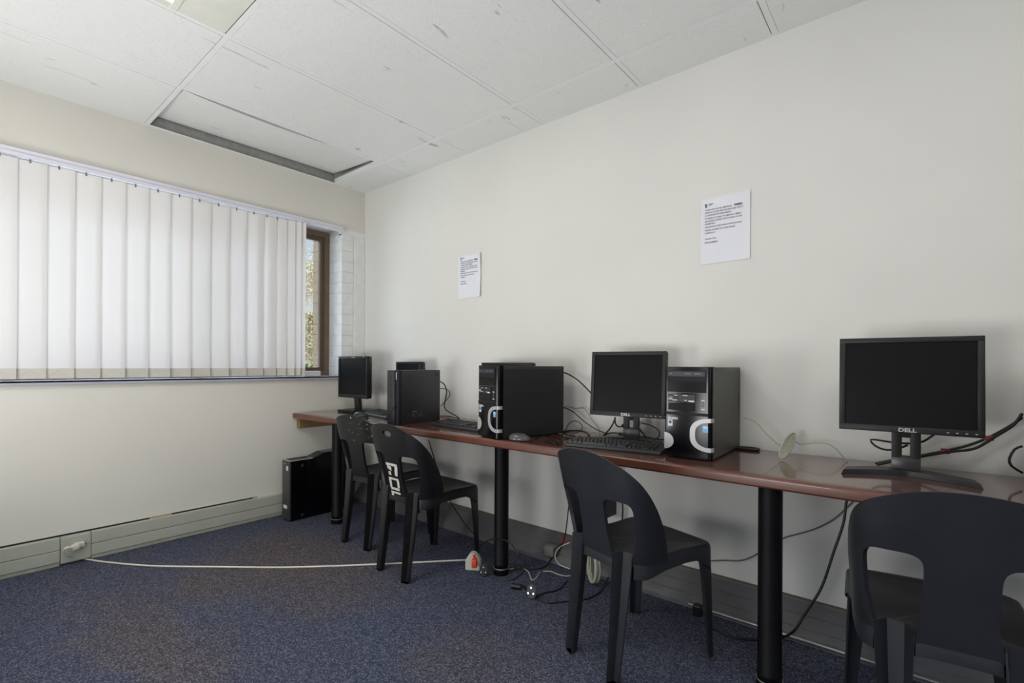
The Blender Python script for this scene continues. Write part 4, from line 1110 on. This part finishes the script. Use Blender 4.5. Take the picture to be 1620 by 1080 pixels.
# ---------------------------------------------------------------- cables
CABLES = {
 'power_cable': (0.0045, 'cream', [(0.075, -1.794, 0.099), (0.085, -1.828, 0.108), (0.07, -1.838, 0.087), (0.06, -1.827, 0.065), (0.019, -1.739, 0.005), (0.16, -1.674, 0.005), (0.406, -1.527, 0.005), (0.683, -1.304, 0.005), (0.962, -1.07, 0.005), (1.241, -0.786, 0.005), (1.428, -0.581, 0.005), (1.622, -0.367, 0.005)]),
 'black_loop': (0.0035, 'black', [(1.77, -0.45, 0.054), (1.737, -0.45, 0.083), (1.741, -0.45, 0.132), (1.815, -0.45, 0.182), (1.895, -0.45, 0.199), (1.947, -0.45, 0.189), (1.982, -0.45, 0.158)]),
 'grey_wire': (0.003, 'greywire', [(1.686, -0.1, 0.048), (1.699, -0.119, 0.029), (1.733, -0.136, 0.012), (1.774, -0.196, 0.0035), (1.793, -0.275, 0.0035), (1.791, -0.311, 0.0035)]),
 'grey_loop': (0.0035, 'darkwire', [(1.673, -0.308, 0.004), (1.786, -0.416, 0.004), (1.859, -0.458, 0.004), (1.919, -0.446, 0.004), (1.934, -0.403, 0.004), (1.916, -0.326, 0.004), (1.875, -0.252, 0.004)]),
 'black_floor': (0.0035, 'black', [(1.974, -0.056, 0.093), (1.968, -0.091, 0.058), (1.958, -0.126, 0.022), (1.965, -0.197, 0.004), (1.941, -0.258, 0.004), (1.882, -0.295, 0.004), (1.832, -0.333, 0.004)]),
 'cream_floor': (0.003, 'cream2', [(1.839, -0.352, 0.0035), (1.858, -0.31, 0.0035), (1.895, -0.289, 0.0035), (1.941, -0.303, 0.0035), (2.01, -0.366, 0.0035), (2.01, -0.327, 0.0035), (1.985, -0.265, 0.0035)]),
 'cream_floor2': (0.003, 'cream2', [(1.993, -0.247, 0.0035), (2.024, -0.221, 0.0035), (2.078, -0.227, 0.0035), (2.117, -0.214, 0.0035), (2.131, -0.186, 0.0035)]),
 'cream_loop': (0.003, 'cream2', [(2.188, -0.3, 0.213), (2.127, -0.3, 0.174), (2.103, -0.3, 0.126), (2.127, -0.3, 0.093), (2.189, -0.3, 0.087)]),
 'plug_cable': (0.004, 'black', [(1.996, -0.458, 0.0045), (2.012, -0.447, 0.0045), (2.047, -0.46, 0.0045), (2.111, -0.502, 0.0045), (2.169, -0.51, 0.0045), (2.213, -0.5, 0.0045), (2.256, -0.447, 0.0045), (2.306, -0.38, 0.0045), (2.326, -0.334, 0.0045), (2.329, -0.254, 0.0045), (2.303, -0.129, 0.021)]),
 'plug_cable2': (0.004, 'black', [(2.131, -0.488, 0.0045), (2.138, -0.435, 0.0045), (2.165, -0.389, 0.0045), (2.165, -0.332, 0.0045), (2.145, -0.262, 0.0045)]),
 'wire_box': (0.002, 'greywire', [(1.776, -0.14, 0.035), (1.823, -0.14, 0.029), (1.888, -0.14, 0.041), (1.945, -0.14, 0.051)]),
 'drop_left': (0.0035, 'black', [(1.035, -0.2, 0.577), (1.085, -0.2, 0.476), (1.134, -0.2, 0.366), (1.194, -0.2, 0.267), (1.275, -0.2, 0.187), (1.375, -0.2, 0.103), (1.466, -0.2, 0.051)]),
 'drop_right': (0.0045, 'black', [(3.281, -0.12, 0.605), (3.273, -0.12, 0.568), (3.265, -0.13, 0.492), (3.237, -0.15, 0.382), (3.203, -0.17, 0.253), (3.155, -0.19, 0.149), (3.121, -0.21, 0.08), (3.067, -0.135, 0.005), (3.026, -0.192, 0.005), (2.963, -0.241, 0.005), (2.899, -0.261, 0.005), (2.794, -0.226, 0.005)]),
 'wall_grey': (0.003, 'greywire', [(3.289, -0.008, 0.564), (3.275, -0.008, 0.54), (3.224, -0.008, 0.473), (3.161, -0.008, 0.42), (3.095, -0.008, 0.382), (3.037, -0.008, 0.348), (2.933, -0.008, 0.252), (2.878, -0.008, 0.218), (2.812, -0.008, 0.202), (2.735, -0.008, 0.179)]),
 'coil_left': (0.0022, 'cream2', [(2.911, -0.09, 0.853), (2.958, -0.09, 0.838), (3.005, -0.09, 0.788), (3.044, -0.09, 0.754), (3.072, -0.09, 0.734)]),
 'coil_right': (0.0022, 'cream2', [(3.092, -0.08, 0.75), (3.109, -0.08, 0.764), (3.169, -0.08, 0.773), (3.211, -0.08, 0.773), (3.241, -0.08, 0.752), (3.265, -0.08, 0.72), (3.283, -0.08, 0.705)]),
 'm5_loop': (0.0035, 'black', [(3.517, -0.12, 0.844), (3.489, -0.12, 0.817), (3.461, -0.12, 0.807), (3.413, -0.12, 0.804), (3.378, -0.12, 0.807), (3.344, -0.12, 0.808), (3.357, -0.12, 0.787), (3.388, -0.12, 0.776), (3.423, -0.12, 0.785), (3.447, -0.12, 0.8)]),
 'm5_pair_a': (0.0042, 'black', [(3.356, -0.09, 0.719), (3.407, -0.09, 0.738), (3.475, -0.09, 0.761), (3.545, -0.09, 0.787), (3.598, -0.09, 0.81), (3.649, -0.09, 0.842), (3.698, -0.09, 0.884), (3.724, -0.09, 0.913)]),
 'm5_pair_b': (0.0042, 'black', [(3.362, -0.1, 0.716), (3.407, -0.1, 0.735), (3.475, -0.1, 0.759), (3.545, -0.1, 0.783), (3.61, -0.1, 0.801), (3.64, -0.1, 0.824), (3.66, -0.1, 0.844), (3.704, -0.1, 0.888), (3.723, -0.1, 0.926)]),
 'm5_right': (0.0035, 'black', [(3.724, -0.1, 0.824), (3.707, -0.1, 0.812), (3.695, -0.1, 0.78), (3.701, -0.1, 0.758), (3.725, -0.1, 0.74)]),
 'm4_a': (0.0028, 'black', [(1.973, -0.06, 0.835), (2.011, -0.06, 0.833), (2.061, -0.06, 0.811), (2.11, -0.06, 0.777), (2.157, -0.06, 0.752), (2.204, -0.06, 0.732), (2.245, -0.06, 0.722)]),
 'm4_b': (0.0018, 'greywire', [(1.952, -0.03, 0.834), (2.006, -0.03, 0.84), (2.047, -0.03, 0.834), (2.096, -0.03, 0.839), (2.12, -0.03, 0.822), (2.144, -0.03, 0.786), (2.177, -0.03, 0.751), (2.191, -0.03, 0.732), (2.198, -0.03, 0.708)]),
 'm4_c': (0.0022, 'black', [(2.054, -0.15, 0.693), (2.066, -0.15, 0.737), (2.085, -0.15, 0.767), (2.118, -0.15, 0.782), (2.146, -0.15, 0.776), (2.163, -0.15, 0.757), (2.156, -0.15, 0.737), (2.118, -0.15, 0.719), (2.066, -0.15, 0.718), (2.034, -0.15, 0.711)]),
 'm4_d': (0.0042, 'black', [(2.021, -0.13, 0.712), (2.067, -0.13, 0.723), (2.129, -0.13, 0.73), (2.171, -0.13, 0.726), (2.203, -0.13, 0.707)]),
 'm4_e': (0.004, 'black', [(2.317, -0.09, 0.811), (2.305, -0.09, 0.779), (2.283, -0.09, 0.746), (2.252, -0.09, 0.714), (2.239, -0.09, 0.705)]),
 'm4_f': (0.004, 'black', [(2.32, -0.1, 0.809), (2.322, -0.1, 0.782), (2.338, -0.1, 0.766), (2.361, -0.1, 0.771)]),
 'm4_f_plug': (0.009, 'black', [(2.361, -0.1, 0.771), (2.394, -0.1, 0.787)]),
 'm4_g': (0.004, 'black', [(2.228, -0.07, 0.701), (2.263, -0.07, 0.721), (2.299, -0.07, 0.729), (2.331, -0.07, 0.727)]),
 'm4_g_plug': (0.009, 'black', [(2.33, -0.07, 0.727), (2.363, -0.07, 0.722)]),
 'm4_h': (0.0028, 'black', [(2.467, -0.11, 0.794), (2.506, -0.11, 0.79), (2.541, -0.11, 0.775), (2.555, -0.11, 0.758), (2.549, -0.11, 0.736), (2.522, -0.11, 0.716), (2.491, -0.11, 0.7)]),
 'm4_i': (0.004, 'black', [(2.431, -0.1, 0.783), (2.455, -0.1, 0.759), (2.479, -0.1, 0.735), (2.506, -0.1, 0.715)]),
 'm4_j': (0.0035, 'black', [(2.438, -0.08, 0.725), (2.482, -0.08, 0.726), (2.525, -0.08, 0.722), (2.563, -0.08, 0.723)]),
 'ta_top': (0.0038, 'black', [(1.995, -0.1, 1.033), (2.037, -0.1, 1.023), (2.095, -0.1, 0.996), (2.144, -0.1, 0.96), (2.18, -0.1, 0.928), (2.209, -0.1, 0.893)]),
 'desk_a': (0.0018, 'black', [(1.742, -0.043, 0.714), (1.856, -0.174, 0.714), (1.951, -0.286, 0.714), (2.037, -0.384, 0.714)]),
 'desk_b': (0.002, 'black', [(2.075, -0.434, 0.714), (2.052, -0.373, 0.714), (2.02, -0.287, 0.714), (2.059, -0.309, 0.714), (2.162, -0.407, 0.714), (2.234, -0.466, 0.714), (2.263, -0.463, 0.714)]),
 'desk_c': (0.002, 'black', [(2.134, -0.433, 0.714), (2.205, -0.444, 0.714), (2.178, -0.314, 0.714), (2.259, -0.395, 0.714), (2.213, -0.283, 0.714)]),
 'desk_d': (0.0018, 'darkwire', [(2.068, -0.3, 0.714), (2.148, -0.34, 0.714), (2.226, -0.423, 0.714), (2.245, -0.501, 0.714), (2.179, -0.466, 0.714)]),
 'desk_e': (0.002, 'black', [(2.123, -0.281, 0.714), (2.163, -0.273, 0.714), (2.219, -0.277, 0.714), (2.198, -0.184, 0.714)]),
 'sff_a': (0.0038, 'black', [(1.019, -0.09, 0.956), (1.062, -0.09, 0.936), (1.084, -0.09, 0.895), (1.075, -0.09, 0.845), (1.063, -0.09, 0.802), (1.073, -0.09, 0.773), (1.125, -0.09, 0.752), (1.178, -0.09, 0.735), (1.208, -0.09, 0.721)]),
 'sff_b': (0.0024, 'black', [(1.03, -0.1, 0.908), (1.08, -0.1, 0.908), (1.122, -0.1, 0.893), (1.122, -0.1, 0.864), (1.086, -0.1, 0.829), (1.037, -0.1, 0.793)]),
 'sff_c': (0.003, 'black', [(1.071, -0.13, 0.732), (1.138, -0.13, 0.735), (1.197, -0.13, 0.731), (1.249, -0.13, 0.723)]),
 'red': (0.003, 'red', [(1.076, -0.14, 0.723), (1.107, -0.14, 0.727), (1.137, -0.14, 0.723), (1.172, -0.14, 0.718)]),
 'kb2wire': (0.0018, 'cream2', [(1.27, -0.15, 0.73), (1.303, -0.15, 0.735), (1.342, -0.15, 0.732), (1.375, -0.15, 0.722), (1.397, -0.15, 0.709)]),
 'sff_front': (0.0016, 'black', [(1.248, -0.63, 0.827), (1.214, -0.63, 0.804), (1.179, -0.63, 0.773), (1.156, -0.63, 0.743)]),
 'slotcable': (0.004, 'black', [(2.304, -0.03, 0.443), (2.325, -0.03, 0.389), (2.329, -0.03, 0.32), (2.312, -0.03, 0.226), (2.306, -0.15, 0.132)]),
 'legcable': (0.003, 'black', [(2.203, -0.3, 0.514), (2.182, -0.3, 0.389), (2.158, -0.3, 0.231), (2.11, -0.3, 0.126)]),
 'mouse1w': (0.0018, 'black', [(0.412, -0.354, 0.714), (0.418, -0.407, 0.714), (0.495, -0.478, 0.714), (0.594, -0.52, 0.714)]),
}

def cab(key, name, label, cat='cable', extra=None, group=None):
    keys = key if isinstance(key, (list, tuple)) else [key]
    bm = bmesh.new()
    for k in keys:
        r, m_, P = CABLES[k]; tube(bm, spline(P), r, 8)
    o = new_obj(name, bm, CABLES[keys[0]][1], None, smooth=True, angle=70)
    return tag(o, label, cat, group)
pc = cab('power_cable', 'extension_cable', 'long white power cable running across the carpet from the wall socket')
bm = bmesh.new()
box(bm, 0.036, 0.062, -1.793, -1.749, 0.084, 0.112, bev=.006); box(bm, 0.060, 0.082, -1.809, -1.772, 0.082, 0.112, bev=.008); tube(bm, [(0.078, -1.802, .098), (.084, -1.822, .106), (.080, -1.833, .102)], .0075, 10)
new_obj('wall_plug', bm, 'cream', pc, smooth=True)
# multi-way adaptor on the carpet by the middle desk leg
t = empty('plug_adaptor', (1.697, -0.451, 0), 'white multi-plug adaptor on the carpet by the middle desk leg', 'adaptor', rz=math.radians(32))
bm = bmesh.new(); prism(bm, [(-.045, .0), (.035, .0), (.035, .055), (.005, .088), (-.020, .088), (-.045, .050)], 'y', -.022, .022)
bmesh.ops.bevel(bm, geom=list(bm.edges), offset=.004, segments=2, affect='EDGES'); new_obj('body', bm, 'socket_white', t, smooth=True)
pl = empty('orange_plug', (1.738, -0.492, 0.055), 'orange plug pushed into the white adaptor on the floor', 'plug', rz=math.radians(-55))
bm = bmesh.new(); box(bm, -.018, .018, -.014, .012, -.022, .022, bev=.006); tube(bm, [(0, 0, .018), (0, -.004, .04)], .007, 8); new_obj('body', bm, 'orange', pl, smooth=True)
def plug(x, y, z, rx, rz, label, pins=True):
    t = bpy.data.objects.new('black_plug', None); COL.objects.link(t); t.location = (x, y, z); t.rotation_euler = (math.radians(rx), 0, math.radians(rz)); tag(t, label, 'plug')
    bm = bmesh.new(); prism(bm, [(-.024, 0), (-.020, .03), (.0, .040), (.020, .03), (.024, 0), (.012, -.022), (-.012, -.022)], 'y', -.010, .012)
    bmesh.ops.bevel(bm, geom=list(bm.edges), offset=.004, segments=2, affect='EDGES'); new_obj('body', bm, 'black', t, smooth=True)
    if pins:
        for px, pz in ((-.012, .0), (.012, .0), (.0, .024)):
            bm = bmesh.new(); cyl(bm, (px, -.010, pz), (px, -.026, pz), .0038, seg=12); new_obj('pin', bm, 'chrome', t, smooth=True)
    return t
plug(1.797, -0.485, .026, -12, 35, 'black three-pin plug lying face up in front of the orange plug')
plug(2.123, -0.514, .026, -20, 25, 'black three-pin plug lying on the carpet, pins showing, beside the chair')
bm = bmesh.new(); tube(bm, [(1.988, -0.497, .014), (2.008, -0.489, .014), (2.030, -0.478, .013)], .013, 12)
o = new_obj('connector', bm, 'black', smooth=True); tag(o, 'round black cable connector on the carpet left of the three-pin plug', 'connector')
cab('black_loop', 'black_cable', 'black cable looping up over the adaptor in front of the middle desk leg')
cab('grey_loop', 'grey_cable', 'dark grey cable looping on the carpet beside the white adaptor')
cab('grey_wire', 'grey_wire', 'thin pale wire curling up behind the middle desk leg')
cab('black_floor', 'black_cable', 'black cable running from the middle desk leg back to the wall')
cab(['cream_floor', 'cream_floor2'], 'cream_cable', 'cream network cable zigzagging on the carpet right of the middle desk leg')
cab('cream_loop', 'cream_cable', 'cream network cable hanging in a loop left of the nearer chair')
cab('plug_cable', 'black_power_cord', 'black power cord with a round connector, running along the carpet under the chair')
cab('plug_cable2', 'black_power_cord', 'shorter black power cord leading to the three-pin plug on the carpet')
cab('wire_box', 'thin_wire', 'thin grey wire leading to the small grey junction box')
cab('drop_left', 'black_cable', 'black cable hanging below the desk behind the chair with painted marks')
cab('drop_right', 'black_power_cord', 'thick black power cord sweeping down from the desk behind the nearest desk leg')
cab('wall_grey', 'grey_cable', 'grey cable sagging along the wall under the desk behind the nearest desk leg')
cab('m5_loop', 'black_cable', 'black cable looped behind the neck of the rightmost monitor')
o = cab(['m5_pair_a', 'm5_pair_b'], 'paired_cable', 'pair of black cables with red tags running from the right tower behind the rightmost monitor')
for px in (CABLES['m5_pair_a'][2][3], CABLES['m5_pair_a'][2][5]):
    bm = bmesh.new(); q = Vector(px); box(bm, q.x - .012, q.x + .012, q.y - .010, q.y + .008, q.z - .009, q.z + .007, bev=.003); new_obj('red_tag', bm, 'red', o)
cab('m5_right', 'black_cable', 'black cable bulging from the tower at the right edge')
cab('m4_a', 'black_cable', 'thin black cable arching from the middle tower to the middle keyboard')
cab('m4_b', 'grey_wire', 'thin grey wire from the middle tower running down the wall')
cab('m4_c', 'black_cable', 'black cable standing in an open loop right of the middle tower')
cab('m4_d', 'black_cable', 'thick black cable lying on the desk right of the middle tower')
cab('m4_e', 'black_cable', 'black cable hanging down from under the left half of the middle monitor')
o = cab('m4_f', 'black_cable', 'black video cable curving under the middle monitor to its neck')
bm = bmesh.new(); r, m_, P = CABLES['m4_f_plug']; tube(bm, P, r, 10); new_obj('connector', bm, 'black', o, smooth=True)
o = cab('m4_g', 'black_cable', 'black cable with a connector lying behind the middle keyboard')
bm = bmesh.new(); r, m_, P = CABLES['m4_g_plug']; tube(bm, P, r, 10); new_obj('connector', bm, 'black', o, smooth=True)
cab('m4_h', 'black_cable', 'black cable arching between the monitor neck and the tower with the silver C curve')
cab('m4_i', 'black_cable', 'black cable slanting down behind the neck of the middle monitor')
cab('m4_j', 'black_cable', 'black cable flat on the desk behind the right end of the middle keyboard')
cab('ta_top', 'black_cable', 'black cable curving from the top of the middle tower towards the middle monitor')
cab(['desk_a', 'desk_b'], 'mouse_cable', 'thin black mouse cable crumpled beside the grey mouse')
cab(['desk_c', 'desk_d', 'desk_e'], 'tangled_cable', 'tangle of thin dark cables on the desk between the mouse and the middle keyboard')
cab('sff_a', 'black_cable', 'black cable hanging behind the slim upright computer')
cab('sff_b', 'black_cable', 'thinner black cable looping out behind the slim upright computer')
cab('sff_c', 'black_cable', 'black cable lying on the desk behind the second keyboard')
cab('red', 'red_cable', 'short red cable end on the desk behind the slim upright computer')
cab('kb2wire', 'cream_wire', 'thin cream wire lying over the back edge of the second keyboard')
cab('sff_front', 'thin_wire', 'thin black wire hanging in front of the slim upright computer')
cab('legcable', 'black_cable', 'black cable hanging from the desk just left of the chair before the middle keyboard')
cab('mouse1w', 'mouse_cable', 'thin black mouse cable curled beside the black mouse by the window')
o = cab('slotcable', 'black_cable', 'black cable hanging from a connector at the wall, seen through the chair back opening')
bm = bmesh.new(); box(bm, 2.287, 2.345, -.05, -.012, .385, .43, bev=.006); new_obj('connector', bm, 'black', o)
# bundled cream cable leaning against the wall on the desk
bm = bmesh.new(); rnd = random.Random(5)
c0 = Vector((3.073, -0.210, .7175)); c1_ = Vector((3.098, -0.090, .800)); ax = (c1_ - c0); Lb = ax.length; axn = ax.normalized(); sd = axn.cross(Vector((0.5, -.6, .5))).normalized(); dn = axn.cross(sd)
for k in range(7):
    wv_ = .003 + .0026 * k + rnd.uniform(-.001, .001); off = dn * rnd.uniform(-.006, .006)
    pts = []
    for a in range(28):
        th = 2 * PI * a / 28
        pts.append(c0 + axn * (Lb / 2 * (1 - math.cos(th))) + sd * (wv_ * math.sin(th)) + off * math.sin(th / 2) + Vector((0, 0, .002)))
    tube(bm, pts, .0023, 6, closed=True)
for k in ('coil_left', 'coil_right'):
    r, m_, P = CABLES[k]; P = list(P)
    if k == 'coil_left': P[-1] = tuple(c0 + axn * Lb * .55)
    else: P[0] = tuple(c1_)
    tube(bm, spline(P), r, 6)
o = new_obj('bundled_cable', bm, 'cream2', smooth=True, angle=70); tag(o, 'bundled cream network cable on the desk right of the tower with the silver C curve', 'cable')
# coil of cream cable on the carpet, leaning on the skirting
bm = bmesh.new(); rnd = random.Random(6); cc = Vector((2.252, -0.185, .085)); uu = Vector((.80, -.60, 0)).normalized(); vv = Vector((-.12, .22, .95)).normalized()
for k in range(11):
    ra, rb_ = .050 + rnd.uniform(-.007, .010), .078 + rnd.uniform(-.010, .0); off = uu.cross(vv) * rnd.uniform(-.016, .016); o2 = uu * rnd.uniform(-.006, .006)
    tube(bm, [cc + off + o2 + uu * ra * math.cos(2 * PI * a / 32) + vv * rb_ * math.sin(2 * PI * a / 32) for a in range(32)], .0028, 6, closed=True)
o = new_obj('coiled_cable', bm, 'cream2', smooth=True, angle=70); tag(o, 'coil of cream network cable on the carpet, seen under the nearer chair', 'cable')
bm = bmesh.new(); box(bm, 1.925, 1.985, -.150, -.100, .045, .095, bev=.004); cyl(bm, (1.925, -.125, .07), (1.908, -.125, .07), .009, .005, 12)
o = new_obj('junction_box', bm, 'greywire', smooth=True); tag(o, 'small grey junction box against the dark skirting', 'junction box')
bm = bmesh.new(); tube(bm, spline([(2.045, -.07, .135), (2.025, -.085, .125), (2.00, -.08, .138), (1.985, -.09, .12), (2.01, -.10, .11), (2.04, -.09, .108)]), .004, 8)
o = new_obj('red_cable', bm, 'red', smooth=True); tag(o, 'knot of red wire above the grey junction box', 'cable')
bm = bmesh.new(); box(bm, 2.735, 2.77, -.185, -.15, .0, .045, bev=.005); o = new_obj('black_plug_block', bm, 'black'); tag(o, 'small black plug block on the carpet behind the front leg of the nearer chair', 'plug')
# short dark cable loop behind the tower with the silver curve
bm = bmesh.new(); zq = deskz(2.95) + .0065
tube(bm, spline([(2.88, -.035, zq), (2.93, -.03, zq), (2.96, -.04, zq), (2.955, -.062, zq), (2.92, -.068, zq), (2.88, -.07, zq)]), .0055, 8)
o = new_obj('black_cable', bm, 'black', smooth=True); tag(o, 'short thick black cable loop on the desk right of the tower with the silver C', 'cable')
